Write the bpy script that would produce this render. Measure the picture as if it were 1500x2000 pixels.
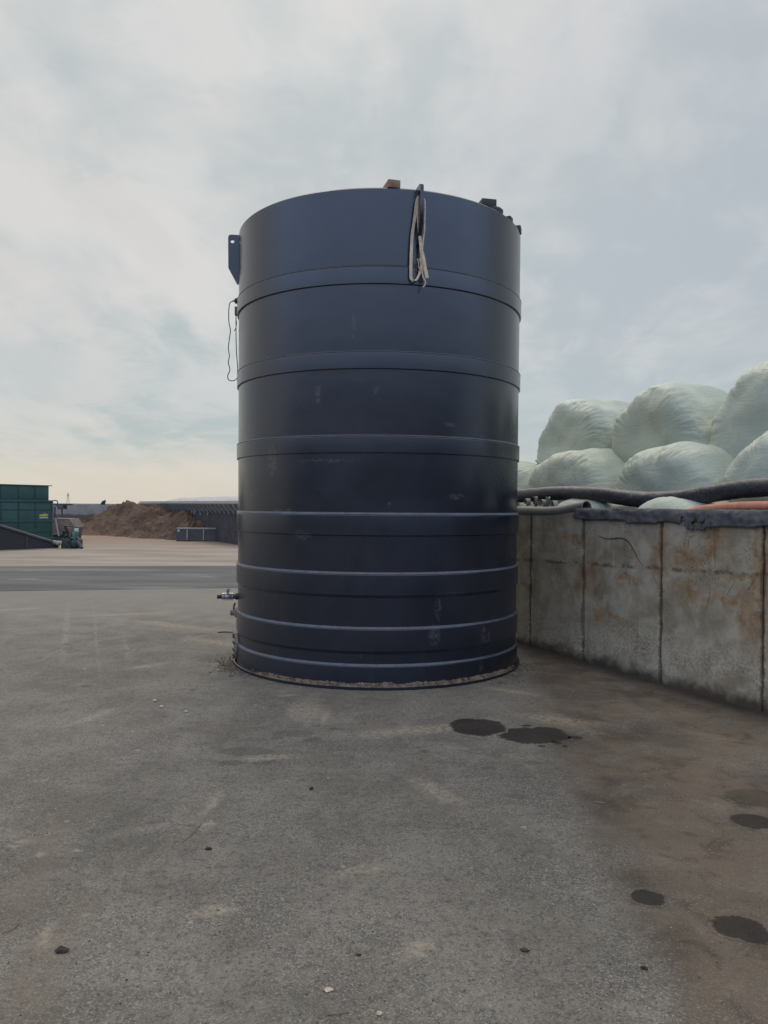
import bpy, bmesh, math, random
from math import sin, cos, pi, radians, sqrt, atan2, hypot
from mathutils import Vector, Matrix, noise as mnoise
from mathutils.geometry import tessellate_polygon

S = bpy.context.scene
for o in list(bpy.data.objects):
    bpy.data.objects.remove(o)
random.seed(7)
COL = S.collection

# ------------------------------------------------------------------ camera
EYE = 1.6
PITCH, ROLL = radians(0.46), radians(0.45)
cam_d = bpy.data.cameras.new('camera')
cam = bpy.data.objects.new('camera', cam_d)
COL.objects.link(cam)
CM = Matrix.Rotation(pi / 2 - PITCH, 3, 'X') @ Matrix.Rotation(ROLL, 3, 'Z')
cam.matrix_world = Matrix.Translation((0, 0, EYE)) @ CM.to_4x4()
cam_d.sensor_fit = 'VERTICAL'
cam_d.sensor_height = 24.0
cam_d.lens = 18.0
cam_d.clip_start = 0.05
cam_d.clip_end = 12000
S.camera = cam
S.render.resolution_x, S.render.resolution_y = 768, 1024

# ------------------------------------------------------------------ node helper
class NT:
    def __init__(s, tree):
        s.t = tree
        s.n = tree.nodes
        s.l = tree.links

    def set(s, sock, v):
        if v is None:
            return
        if isinstance(v, bpy.types.NodeSocket):
            s.l.new(v, sock)
        elif isinstance(v, (tuple, list)):
            if len(sock.default_value) == 4 and len(v) == 3:
                v = (*v, 1)
            sock.default_value = v
        else:
            try:
                sock.default_value = v
            except TypeError:
                sock.default_value = (v, v, v, 1) if len(sock.default_value) == 4 else (v, v, v)

    def m(s, op, a, b=None, c=None, clamp=False):
        n = s.n.new('ShaderNodeMath'); n.operation = op; n.use_clamp = clamp
        for i, v in enumerate((a, b, c)):
            s.set(n.inputs[i], v)
        return n.outputs[0]

    def v(s, op, a, b=None, sc=None):
        n = s.n.new('ShaderNodeVectorMath'); n.operation = op
        s.set(n.inputs[0], a); s.set(n.inputs[1], b)
        if sc is not None:
            s.set(n.inputs['Scale'], sc)
        return n.outputs['Value'] if op in ('LENGTH', 'DOT_PRODUCT', 'DISTANCE') else n.outputs[0]

    def mix(s, f, a, b, mode='MIX'):
        n = s.n.new('ShaderNodeMix'); n.data_type = 'RGBA'; n.blend_type = mode
        s.set(n.inputs[0], f); s.set(n.inputs[6], a); s.set(n.inputs[7], b)
        return n.outputs[2]

    def noise(s, vec, scale, detail=4, rough=0.55, dist=0.0):
        n = s.n.new('ShaderNodeTexNoise')
        s.set(n.inputs['Vector'], vec)
        n.inputs['Scale'].default_value = scale
        n.inputs['Detail'].default_value = detail
        n.inputs['Roughness'].default_value = rough
        n.inputs['Distortion'].default_value = dist
        return n.outputs['Fac'], n.outputs['Color']

    def vor(s, vec, scale, feature='F1', rnd=1.0):
        n = s.n.new('ShaderNodeTexVoronoi'); n.feature = feature
        s.set(n.inputs['Vector'], vec)
        n.inputs['Scale'].default_value = scale
        n.inputs['Randomness'].default_value = rnd
        return n.outputs[0], (n.outputs['Color'] if feature != 'DISTANCE_TO_EDGE' else None)

    def ss(s, x, a, b):
        n = s.n.new('ShaderNodeMapRange'); n.interpolation_type = 'SMOOTHSTEP'
        s.set(n.inputs[0], x)
        if a <= b:
            n.inputs[1].default_value, n.inputs[2].default_value = a, b
            n.inputs[3].default_value, n.inputs[4].default_value = 0, 1
        else:
            n.inputs[1].default_value, n.inputs[2].default_value = b, a
            n.inputs[3].default_value, n.inputs[4].default_value = 1, 0
        return n.outputs[0]

    def scale(s, vec, k):
        return s.v('MULTIPLY', vec, k)

    def ell(s, vec, c, r, ang=0.0, a=1.15, b=0.75):
        """soft elliptic spot in the xy of vec"""
        d = s.v('SUBTRACT', vec, (c[0], c[1], 0))
        x = s.v('DOT_PRODUCT', d, (cos(ang) / r[0], sin(ang) / r[0], 0))
        y = s.v('DOT_PRODUCT', d, (-sin(ang) / r[1], cos(ang) / r[1], 0))
        q = s.m('SQRT', s.m('ADD', s.m('MULTIPLY', x, x), s.m('MULTIPLY', y, y)))
        return s.ss(q, a, b)

    def mx(s, lst):
        o = lst[0]
        for q in lst[1:]:
            o = s.m('MAXIMUM', o, q)
        return o


def new_mat(name):
    m = bpy.data.materials.new(name)
    m.use_nodes = True
    nt = NT(m.node_tree)
    return m, nt, m.node_tree.nodes['Principled BSDF']


def pos(nt):
    return nt.n.new('ShaderNodeNewGeometry').outputs['Position']


def tc(nt, w='Object'):
    return nt.n.new('ShaderNodeTexCoord').outputs[w]


def bump(nt, b, h, strength=0.4, dist=0.01):
    n = nt.n.new('ShaderNodeBump')
    n.inputs['Strength'].default_value = strength
    n.inputs['Distance'].default_value = dist
    nt.set(n.inputs['Height'], h)
    nt.l.new(n.outputs[0], b.inputs['Normal'])


def simple(name, col, rough=0.6, var=0.25, scale=6.0, metal=0.0, bs=0.0, bscale=60, spec=0.5, dirt=None, dirt_amt=0.5):
    m, nt, b = new_mat(name)
    P = pos(nt)
    f, _ = nt.noise(P, scale, 5, 0.6)
    f2, _ = nt.noise(P, scale * 9, 4, 0.6)
    k = nt.m('ADD', nt.m('MULTIPLY', f, 0.65), nt.m('MULTIPLY', f2, 0.35))
    k = nt.ss(k, 0.32, 0.68)
    c = nt.mix(k, tuple(q * (1 - var) for q in col), tuple(min(1, q * (1 + var)) for q in col))
    if dirt:
        g, _ = nt.noise(P, scale * 2.3, 6, 0.7, 0.6)
        c = nt.mix(nt.m('MULTIPLY', nt.ss(g, 0.48, 0.66), dirt_amt), c, dirt)
    nt.set(b.inputs['Base Color'], c)
    nt.set(b.inputs['Roughness'], nt.m('ADD', nt.m('MULTIPLY', f2, 0.2), rough - 0.1))
    b.inputs['Metallic'].default_value = metal
    b.inputs['Specular IOR Level'].default_value = spec
    if bs:
        h, _ = nt.noise(P, bscale, 6, 0.65)
        bump(nt, b, h, bs, 0.01)
    return m


# ------------------------------------------------------------------ world, sun, exposure
SUN_EL, SUN_AZ = radians(48), radians(-6)          # azimuth from +Y towards +X
w = bpy.data.worlds.new('World')
S.world = w
w.use_nodes = True
nt = NT(w.node_tree)
bg = w.node_tree.nodes['Background']
D = nt.n.new('ShaderNodeTexCoord').outputs['Generated']
sky = nt.n.new('ShaderNodeTexSky')
sky.sky_type = 'NISHITA'
sky.sun_disc = False
sky.sun_elevation = SUN_EL
sky.sun_rotation = SUN_AZ
sky.air_density = 1.2
sky.dust_density = 1.5
sx = nt.n.new('ShaderNodeSeparateXYZ'); nt.l.new(D, sx.inputs[0])
dx, dy, dz = sx.outputs
up = nt.m('MAXIMUM', dz, 0.0)
# clouds lie on a level sheet overhead, so they flatten and crowd towards the horizon
den = nt.m('ADD', up, 0.22)
cmb = nt.n.new('ShaderNodeCombineXYZ')
nt.set(cmb.inputs[0], nt.m('DIVIDE', dx, den)); nt.set(cmb.inputs[1], nt.m('DIVIDE', dy, den))
nt.set(cmb.inputs[2], nt.m('MULTIPLY', up, 0.6))
CP = cmb.outputs[0]
_, wc = nt.noise(CP, 0.9, 3, 0.5)
CPd = nt.v('ADD', CP, nt.v('SCALE', nt.v('SUBTRACT', wc, (0.5, 0.5, 0.5)), sc=0.55))
# streaks drawn out along one wind direction
rot = nt.n.new('ShaderNodeMapping'); rot.vector_type = 'POINT'
rot.inputs['Rotation'].default_value = (0, 0, radians(38)); rot.inputs['Scale'].default_value = (1.0, 0.42, 1)
nt.l.new(CPd, rot.inputs[0])
n1, _ = nt.noise(rot.outputs[0], 2.6, 7, 0.55, 0.3)
n2, _ = nt.noise(CPd, 1.5, 5, 0.5, 0.3)
n3, _ = nt.noise(CPd, 8.0, 5, 0.6, 0.5)
cl = nt.m('ADD', nt.m('ADD', nt.m('MULTIPLY', n1, 0.50), nt.m('MULTIPLY', n2, 0.34)), nt.m('MULTIPLY', n3, 0.16))
cover = nt.ss(nt.m('ADD', cl, nt.m('MULTIPLY', dx, -0.10)), 0.43, 0.59)
dark_c = nt.mix(nt.ss(dx, -0.25, 0.45), (0.435, 0.505, 0.508, 1), (0.462, 0.510, 0.545, 1))
lit_c = nt.mix(nt.ss(dx, -0.3, 0.4), (0.665, 0.645, 0.62, 1), (0.59, 0.608, 0.622, 1))
ccol = nt.mix(cover, dark_c, lit_c)
# torn wisps, pale and dark
ws, _ = nt.noise(rot.outputs[0], 3.8, 5, 0.52, 0.15)
ws2, _ = nt.noise(nt.v('ADD', rot.outputs[0], (7.3, 2.1, 0)), 2.8, 5, 0.52, 0.2)
fadew = nt.ss(dz, 0.06, 0.20)
ccol = nt.mix(nt.m('MULTIPLY', nt.m('MULTIPLY', nt.ss(nt.m('ADD', ws, nt.m('MULTIPLY', dx, -0.12)), 0.48, 0.66), 0.60), fadew), ccol, (0.715, 0.70, 0.675, 1))
ccol = nt.mix(nt.m('MULTIPLY', nt.m('MULTIPLY', nt.ss(ws2, 0.50, 0.68), 0.42), fadew), ccol, (0.455, 0.505, 0.52, 1))
# brighter veil round the hidden sun
sd = (sin(SUN_AZ) * cos(SUN_EL), cos(SUN_AZ) * cos(SUN_EL), sin(SUN_EL))
sdot = nt.m('MAXIMUM', nt.v('DOT_PRODUCT', D, sd), 0.0)
ccol = nt.mix(nt.m('MULTIPLY', nt.m('POWER', sdot, 9.0), 0.30), ccol, (0.78, 0.77, 0.75, 1))
# blue-grey cloud bank low down and the pale warm gap under it
bank = nt.m('MULTIPLY', nt.ss(dz, 0.03, 0.085), nt.ss(dz, 0.21, 0.10))
bn, _ = nt.noise(CP, 0.55, 3, 0.5)
ccol = nt.mix(nt.m('MULTIPLY', nt.m('MULTIPLY', bank, nt.ss(bn, 0.35, 0.6)), 0.75), ccol, (0.43, 0.515, 0.555, 1))
gap = nt.ss(nt.m('ADD', dz, nt.m('MULTIPLY', nt.m('SUBTRACT', n1, 0.5), 0.05)), 0.085, 0.02)
gcol = nt.mix(nt.ss(dx, -0.30, 0.10), (0.70, 0.655, 0.565, 1), (0.60, 0.62, 0.61, 1))
ccol = nt.mix(nt.m('MULTIPLY', gap, 0.85), ccol, gcol)
# overhead, out of the picture, extra sky brightness added to light the ground
ccol = nt.mix(nt.ss(dz, 0.60, 0.88), ccol, (1.35, 1.25, 1.10, 1))
# behind the camera: dark low band added, blue patch above boosted, for tank reflections
bk1 = nt.ss(dy, -0.08, -0.50)
ccol = nt.mix(nt.m('MULTIPLY', bk1, nt.ss(dz, 0.28, 0.06)), ccol, (0.085, 0.088, 0.095, 1))
bk2 = nt.m('MULTIPLY', nt.ss(dy, 0.30, -0.30), nt.m('MULTIPLY', nt.ss(dz, 0.11, 0.36), nt.ss(dz, 0.72, 0.50)))
ccol = nt.mix(bk2, ccol, (1.02, 1.36, 2.10, 1))
skyc = nt.v('SCALE', sky.outputs[0], sc=0.09)
col = nt.mix(0.9, skyc, ccol)
below = nt.ss(dz, 0.0, -0.05)
col = nt.mix(below, col, (0.12, 0.115, 0.105, 1))
nt.set(bg.inputs[0], col)
bg.inputs[1].default_value = 1.0

sun_d = bpy.data.lights.new('sun', 'SUN')
sun_d.energy = 0.9
sun_d.angle = radians(18)
sun_d.color = (1.0, 0.93, 0.84)
sun = bpy.data.objects.new('sun', sun_d)
COL.objects.link(sun)
sun.rotation_euler = Vector(sd).to_track_quat('Z', 'Y').to_euler()
S.view_settings.view_transform = 'Standard'
S.view_settings.look = 'None'
S.view_settings.exposure = 0.0
S.view_settings.gamma = 1.0

# ------------------------------------------------------------------ geometry helpers
LOC = {}

def tag(o, label=None, cat=None, group=None, kind=None):
    if label: o['label'] = label
    if cat: o['category'] = cat
    if group: o['group'] = group
    if kind: o['kind'] = kind
    return o


def thing(name, loc, label, cat, group=None):
    o = bpy.data.objects.new(name, None)
    COL.objects.link(o)
    o.location = loc
    o.empty_display_size = 0.2
    LOC[o.name] = Vector(loc)
    return tag(o, label, cat, group)


class MB:
    """collects pieces given in world coordinates, links them as ONE mesh"""
    def __init__(s):
        s.V, s.F, s.UV = [], [], {}

    def add(s, V, F, uv=None):
        k = len(s.V)
        s.V += [Vector(v) for v in V]
        s.F += [tuple(i + k for i in f) for f in F]
        if uv:
            for i, q in enumerate(uv):
                s.UV[k + i] = q
        return s

    def box(s, c, size, ax=None, bev=0.0):
        hx, hy, hz = (q / 2 for q in size)
        bm = bmesh.new()
        bmesh.ops.create_cube(bm, size=1)
        for v in bm.verts:
            v.co = Vector((v.co.x * size[0], v.co.y * size[1], v.co.z * size[2]))
        if bev:
            bmesh.ops.bevel(bm, geom=bm.edges[:], offset=bev, segments=2, affect='EDGES', profile=0.6)
        bm.verts.index_update()
        A = ax if ax is not None else Matrix.Identity(3)
        c = Vector(c)
        s.add([A @ v.co + c for v in bm.verts], [[v.index for v in f.verts] for f in bm.faces])
        bm.free()
        return s

    def lathe(s, prof, n, c, axis=(0, 0, 1), a0=0.0, a1=2 * pi, uvr=None):
        ax = Vector(axis).normalized()
        e1 = ax.orthogonal().normalized() if abs(ax.z) < 0.999 else Vector((1, 0, 0))
        e2 = ax.cross(e1)
        full = abs(a1 - a0 - 2 * pi) < 1e-6
        c = Vector(c)
        m = n if full else n + 1
        V, F, uv = [], [], []
        for r, h in prof:
            for i in range(m):
                a = a0 + (a1 - a0) * i / n
                V.append(c + ax * h + (e1 * cos(a) + e2 * sin(a)) * r)
                if uvr: uv.append((a * uvr, h))
        for j in range(len(prof) - 1):
            for i in range(n):
                i2 = (i + 1) % m
                F.append((j * m + i, j * m + i2, (j + 1) * m + i2, (j + 1) * m + i))
        return s.add(V, F, uv or None)

    def tube(s, path, r, n=10, cap=True):
        P = [Vector(p) for p in path]
        k = len(P)
        rr = r if callable(r) else (lambda t: r)
        T = [(P[min(i + 1, k - 1)] - P[max(i - 1, 0)]).normalized() for i in range(k)]
        N = T[0].orthogonal().normalized()
        V, F = [], []
        for i in range(k):
            N = (N - T[i] * N.dot(T[i]))
            N = N.normalized() if N.length > 1e-6 else T[i].orthogonal().normalized()
            Bn = T[i].cross(N)
            for j in range(n):
                a = 2 * pi * j / n
                V.append(P[i] + (N * cos(a) + Bn * sin(a)) * rr(i / max(1, k - 1)))
        for i in range(k - 1):
            for j in range(n):
                F.append((i * n + j, i * n + (j + 1) % n, (i + 1) * n + (j + 1) % n, (i + 1) * n + j))
        if cap:
            F.append(tuple(range(n))[::-1]); F.append(tuple(range((k - 1) * n, k * n)))
        return s.add(V, F)

    def prism(s, loops, org, ex, ey, th):
        """2d loops (outer, holes...) in the plane ex,ey at org, thick th along ex x ey, centred"""
        ex, ey, org = Vector(ex), Vector(ey), Vector(org)
        ez = ex.cross(ey).normalized()
        tri = tessellate_polygon([[Vector((x, y, 0)) for x, y in lp] for lp in loops])
        flat = [q for lp in loops for q in lp]
        n = len(flat)
        V = [org + ex * x + ey * y + ez * th / 2 for x, y in flat] + [org + ex * x + ey * y - ez * th / 2 for x, y in flat]
        F = [tuple(t) for t in tri] + [tuple(q + n for q in t[::-1]) for t in tri]
        k = 0
        for lp in loops:
            m = len(lp)
            for i in range(m):
                j = (i + 1) % m
                F.append((k + i, k + j, k + j + n, k + i + n))
            k += m
        return s.add(V, F)

    def ribbon(s, path, wid, wdir, th):
        P = [Vector(p) for p in path]
        k = len(P)
        V, F = [], []
        for i in range(k):
            T = (P[min(i + 1, k - 1)] - P[max(i - 1, 0)]).normalized()
            wv = wdir(i / (k - 1)) if callable(wdir) else Vector(wdir)
            wv = (wv - T * wv.dot(T)).normalized()
            N = T.cross(wv)
            wd = wid(i / (k - 1)) if callable(wid) else wid
            for a, b in ((-1, -1), (1, -1), (1, 1), (-1, 1)):
                V.append(P[i] + wv * a * wd / 2 + N * b * th / 2)
        for i in range(k - 1):
            for j in range(4):
                F.append((i * 4 + j, i * 4 + (j + 1) % 4, (i + 1) * 4 + (j + 1) % 4, (i + 1) * 4 + j))
        F.append((3, 2, 1, 0)); F.append(tuple((k - 1) * 4 + j for j in range(4)))
        return s.add(V, F)

    def build(s, name, mat, parent=None, origin=None, smooth=35):
        me = bpy.data.meshes.new(name)
        o = bpy.data.objects.new(name, me)
        COL.objects.link(o)
        if parent is not None:
            org = LOC[parent.name]
            o.parent = parent
            LOC[o.name] = org
        else:
            if origin is None:
                xs = [v.x for v in s.V]; ys = [v.y for v in s.V]
                origin = ((min(xs) + max(xs)) / 2, (min(ys) + max(ys)) / 2, min(v.z for v in s.V))
            org = Vector(origin)
            o.location = org
            LOC[o.name] = org
        me.from_pydata([v - org for v in s.V], [], s.F)
        if s.UV:
            ul = me.uv_layers.new(name='UVMap')
            for lp in me.loops:
                ul.data[lp.index].uv = s.UV.get(lp.vertex_index, (0, 0))
        bm = bmesh.new(); bm.from_mesh(me)
        bmesh.ops.recalc_face_normals(bm, faces=bm.faces)
        bm.to_mesh(me); bm.free()
        me.materials.append(mat)
        if smooth:
            for p in me.polygons: p.use_smooth = True
            me.set_sharp_from_angle(angle=radians(smooth))
        me.update()
        return o


def ray(x, y):
    return CM @ Vector(((x - 750) / 1500, -(y - 1000) / 1500, -1))

def grd(x, y, z=0.0):
    d = ray(x, y); t = (z - EYE) / d.z
    return Vector((d.x * t, d.y * t, z))

def at(x, y, Y):
    d = ray(x, y)
    return d * (Y / d.y) + Vector((0, 0, EYE))

def fbm(p, o=4, h=0.5):
    a, f, r = 1.0, 1.0, 0.0
    for _ in range(o):
        r += a * mnoise.noise(Vector(p) * f); a *= h; f *= 2.03
    return r

def spline(pts, n=8):
    P = [Vector(p) for p in pts]
    P = [P[0] * 2 - P[1]] + P + [P[-1] * 2 - P[-2]]
    out = []
    for i in range(1, len(P) - 2):
        for k in range(n):
            t = k / n
            a, b, c, d = P[i - 1], P[i], P[i + 1], P[i + 2]
            out.append(0.5 * ((2 * b) + (c - a) * t + (2 * a - 5 * b + 4 * c - d) * t * t + (3 * b - a - 3 * c + d) * t ** 3))
    out.append(P[-2])
    return out

# wall frame: u runs away from the camera along the wall's outer face, d goes in behind it
W0, WT, WN = Vector((2.988, 6.044, 0)), Vector((-0.424, 0.906, 0)).normalized(), Vector((0.906, 0.424, 0)).normalized()
UP = Vector((0, 0, 1))

def wp(u, d, z):
    return W0 + WT * u + WN * d + UP * z

def wuz(x, y, d=0.0):
    r = ray(x, y)
    t = (W0 + WN * d).dot(WN) / (r.x * WN.x + r.y * WN.y)
    p = r * t + Vector((0, 0, EYE))
    return ((p - W0).dot(WT), p.z)

# ------------------------------------------------------------------ materials
def ground_nodes(wet=False):
    m, nt, b = new_mat('wet_asphalt' if wet else 'dusty_asphalt')
    P = pos(nt)
    big, _ = nt.noise(P, 0.45, 4, 0.55, 0.4)
    mid, midc = nt.noise(P, 2.3, 6, 0.62, 0.5)
    fin, _ = nt.noise(P, 17, 6, 0.7)
    mot, _ = nt.noise(P, 75, 4, 0.75)
    c = nt.mix(nt.ss(big, 0.35, 0.65), (0.108, 0.099, 0.083, 1), (0.160, 0.147, 0.123, 1))
    c = nt.mix(nt.ss(mid, 0.42, 0.66), c, (0.185, 0.172, 0.148, 1))
    md2, _ = nt.noise(P, 5.5, 6, 0.7, 0.8)
    c = nt.mix(nt.m('MULTIPLY', nt.ss(md2, 0.52, 0.68), 0.45), c, (0.075, 0.070, 0.062, 1))
    c = nt.mix(nt.m('MULTIPLY', nt.ss(md2, 0.46, 0.33), 0.40), c, (0.215, 0.198, 0.168, 1))
    # wheel-polished streaks running the way the trucks drive
    wst, _ = nt.noise(nt.v('MULTIPLY', nt.v('ADD', P, nt.v('SCALE', midc, sc=0.25)), (2.2, 0.30, 1)), 1.0, 6, 0.68, 0.4)
    c = nt.mix(nt.m('MULTIPLY', nt.ss(wst, 0.53, 0.68), 0.40), c, (0.225, 0.205, 0.172, 1))
    c = nt.mix(nt.m('MULTIPLY', nt.ss(wst, 0.45, 0.32), 0.35), c, (0.080, 0.075, 0.067, 1))
    c = nt.mix(nt.m('MULTIPLY', nt.ss(fin, 0.50, 0.70), 0.65), c, (0.07, 0.068, 0.064, 1))
    c = nt.mix(nt.m('MULTIPLY', nt.ss(fin, 0.48, 0.30), 0.35), c, (0.19, 0.18, 0.16, 1))
    # aggregate showing through the worn binder
    v1, vc1 = nt.vor(P, 85)
    v2, vc2 = nt.vor(P, 210)
    s1 = nt.n.new('ShaderNodeSeparateColor'); nt.l.new(vc1, s1.inputs[0])
    s2 = nt.n.new('ShaderNodeSeparateColor'); nt.l.new(vc2, s2.inputs[0])
    expo = nt.ss(nt.noise(P, 1.3, 4, 0.6)[0], 0.36, 0.62)
    st1 = nt.m('MULTIPLY', nt.m('MULTIPLY', nt.ss(s1.outputs[0], 0.72, 0.95), nt.ss(v1, 0.55, 0.25)), nt.m('ADD', nt.m('MULTIPLY', expo, 0.5), 0.25))
    c = nt.mix(st1, c, nt.mix(s1.outputs[1], (0.26, 0.25, 0.235, 1), (0.36, 0.34, 0.29, 1)))
    dk1 = nt.m('MULTIPLY', nt.ss(s1.outputs[2], 0.70, 0.95), 0.45)
    c = nt.mix(dk1, c, (0.045, 0.044, 0.043, 1))
    st2 = nt.m('MULTIPLY', nt.ss(s2.outputs[0], 0.72, 0.95), nt.m('ADD', nt.m('MULTIPLY', expo, 0.55), 0.2))
    c = nt.mix(st2, c, (0.29, 0.28, 0.26, 1))
    c = nt.mix(nt.m('MULTIPLY', nt.ss(s2.outputs[1], 0.7, 0.9), 0.5), c, (0.05, 0.05, 0.049, 1))
    c = nt.mix(nt.m('MULTIPLY', nt.ss(mot, 0.52, 0.70), 0.45), c, (0.055, 0.054, 0.05, 1))
    # scattered pale pebbles and crumbs pressed into the surface
    v3, vc3 = nt.vor(P, 7.0)
    s3 = nt.n.new('ShaderNodeSeparateColor'); nt.l.new(vc3, s3.inputs[0])
    wob = nt.m('MULTIPLY', nt.m('SUBTRACT', fin, 0.5), 0.16)
    rad = nt.m('MULTIPLY', s3.outputs[1], 0.13)
    pe = nt.m('MULTIPLY', nt.ss(nt.m('SUBTRACT', nt.m('ADD', v3, wob), rad), 0.03, -0.02), nt.ss(s3.outputs[0], 0.66, 0.70))
    c = nt.mix(nt.m('MULTIPLY', pe, 0.65), c, nt.mix(s3.outputs[2], (0.30, 0.27, 0.22, 1), (0.27, 0.265, 0.25, 1)))
    v4, vc4 = nt.vor(P, 3.1)
    s4 = nt.n.new('ShaderNodeSeparateColor'); nt.l.new(vc4, s4.inputs[0])
    sp = nt.m('MULTIPLY', nt.ss(nt.m('SUBTRACT', nt.m('ADD', v4, wob), nt.m('MULTIPLY', s4.outputs[1], 0.17)), 0.04, -0.03), nt.ss(s4.outputs[0], 0.72, 0.76))
    c = nt.mix(nt.m('MULTIPLY', sp, 0.55), c, (0.045, 0.043, 0.04, 1))
    # dust left on the part nearer the road
    spy = nt.n.new('ShaderNodeSeparateXYZ'); nt.l.new(P, spy.inputs[0])
    fd = nt.m('MULTIPLY', nt.ss(spy.outputs[0], 1.8, 0.3), nt.ss(nt.m('ADD', spy.outputs[1], nt.m('MULTIPLY', nt.m('SUBTRACT', mid, 0.5), 6.0)), 7.5, 12.0))
    c = nt.mix(nt.m('MULTIPLY', fd, 0.6), c, (0.215, 0.200, 0.178, 1))
    # distorted position for stains
    Pd = nt.v('ADD', P, nt.v('SCALE', nt.v('SUBTRACT', midc, (0.5, 0.5, 0.5)), sc=0.45))
    Ps = nt.v('ADD', P, nt.v('SCALE', nt.v('SUBTRACT', nt.noise(P, 9, 4, 0.6)[1], (0.5, 0.5, 0.5)), sc=0.10))
    # brown slurry stain on the wall side of the yard
    sp_ = nt.n.new('ShaderNodeSeparateXYZ'); nt.l.new(Pd, sp_.inputs[0])
    X, Y = sp_.outputs[0], sp_.outputs[1]
    q0, q1, q2 = grd(1290, 1960), grd(1125, 1640), grd(1040, 1370)
    k1 = (q1.x - q0.x) / (q1.y - q0.y); k2 = (q2.x - q1.x) / (q2.y - q1.y)
    l1 = nt.m('ADD', nt.m('MULTIPLY', nt.m('SUBTRACT', Y, q0.y), k1), q0.x)
    l2 = nt.m('ADD', nt.m('MULTIPLY', nt.m('SUBTRACT', Y, q1.y), k2), q1.x)
    edge = nt.m('MINIMUM', l1, l2) if k2 < k1 else nt.m('MAXIMUM', l1, l2)
    br = nt.ss(nt.m('SUBTRACT', X, edge), -0.05, 0.20)
    brn, _ = nt.noise(P, 1.7, 5, 0.62, 0.8)
    bra = nt.m('MULTIPLY', br, nt.m('ADD', nt.m('MULTIPLY', nt.ss(brn, 0.32, 0.58), 0.42), 0.50))
    brc = nt.mix(nt.ss(nt.noise(P, 0.9, 3)[0], 0.4, 0.6), (0.050, 0.039, 0.029, 1), (0.112, 0.088, 0.064, 1))
    brm, _ = nt.noise(P, 4.5, 6, 0.7, 0.7)
    brc = nt.mix(nt.m('MULTIPLY', nt.ss(brm, 0.50, 0.64), 0.65), brc, (0.040, 0.031, 0.024, 1))
    brc = nt.mix(nt.m('MULTIPLY', nt.ss(brm, 0.46, 0.34), 0.5), brc, (0.150, 0.122, 0.090, 1))
    brc = nt.mix(nt.m('MULTIPLY', nt.m('ADD', st1, st2), 0.35), brc, (0.22, 0.19, 0.15, 1))
    c = nt.mix(bra, c, brc)
    # ground darker towards the wall foot
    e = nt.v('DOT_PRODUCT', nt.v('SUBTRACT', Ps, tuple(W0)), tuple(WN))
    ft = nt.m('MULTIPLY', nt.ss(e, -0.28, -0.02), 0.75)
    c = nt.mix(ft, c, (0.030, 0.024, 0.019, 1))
    # brown silt streak along the left edge
    q = [grd(95, 1900), grd(70, 1700)]
    ls = nt.mx([nt.ell(Pd, (q[0].x - 0.02, q[0].y), (0.14, 0.65), 0.12, 1.3, 0.2), nt.ell(Pd, (q[1].x, q[1].y), (0.12, 0.8), 0.2, 1.3, 0.2)])
    c = nt.mix(nt.m('MULTIPLY', ls, 0.45), c, (0.15, 0.122, 0.092, 1))
    # pale dust scuffs
    sc = []
    for (x, y, rx, ry, a) in ((600, 1400, 0.05, 0.30, 0.1), (635, 1400, 0.04, 0.30, 0.0), (570, 1395, 0.04, 0.25, 0.2), (560, 1358, 0.12, 0.05, 0.2), (300, 1215, 0.5, 0.06, -0.4), (520, 1480, 0.25, 0.07, 0.2), (290, 1300, 0.3, 0.08, 0.9), (180, 1400, 0.3, 0.05, 1.2), (700, 1700, 0.16, 0.05, 0.4), (820, 1850, 0.10, 0.05, 0.9), (420, 1780, 0.12, 0.05, 0.3), (1000, 1350, 0.3, 0.08, -0.6), (405, 1612, 0.05, 0.06, 0.2), (412, 1570, 0.05, 0.20, -0.1), (92, 1830, 0.035, 0.10, 0.15), (240, 1200, 0.75, 0.16, 0.35),
                              (340, 1222, 1.0, 0.14, -0.5), (430, 1255, 0.6, 0.15, -0.5), (600, 1385, 0.17, 0.40, 0.1), (1080, 1405, 0.16, 0.35, 1.1),
                              (830, 1425, 0.7, 0.12, 0.3), (850, 1545, 0.09, 0.28, 0.5), (30, 1190, 0.5, 0.12, 0.4), (80, 1668, 0.035, 0.03, 0), (150, 1660, 0.035, 0.025, 0),
                              (215, 1845, 0.02, 0.02, 0), (35, 1650, 0.04, 0.05, -0.8), (640, 1935, 0.015, 0.015, 0), (80, 1525, 0.05, 0.04, 0.3)):
        g = grd(x, y)
        sc.append(nt.ell(Ps, (g.x, g.y), (rx, ry), a, 1.25, 0.25))
    dn = nt.ss(nt.noise(P, 26, 5, 0.7)[0], 0.36, 0.62)
    c = nt.mix(nt.m('MULTIPLY', nt.m('MULTIPLY', nt.mx(sc), dn), 0.62), c, (0.33, 0.285, 0.22, 1))
    # long pale wheel scrapes leading away to the road
    tr = []
    for (xa, ya, xb, yb, wd) in ((135, 1170, 118, 1330, 0.05), (180, 1165, 200, 1370, 0.02), (60, 1300, 150, 1250, 0.03), (240, 1240, 255, 1300, 0.03), (20, 1235, 60, 1228, 0.06)):
        A, B_ = grd(xa, ya), grd(xb, yb)
        md = (A + B_) / 2; dd = B_ - A
        tr.append(nt.ell(Ps, (md.x, md.y), (dd.length / 2, wd), atan2(dd.y, dd.x), 1.2, 0.3))
    c = nt.mix(nt.m('MULTIPLY', nt.m('MULTIPLY', nt.m('MULTIPLY', nt.mx(tr), nt.ss(md2, 0.40, 0.56)), dn), 0.6), c, (0.30, 0.28, 0.24, 1))
    # old dried drips
    dr = []
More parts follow.
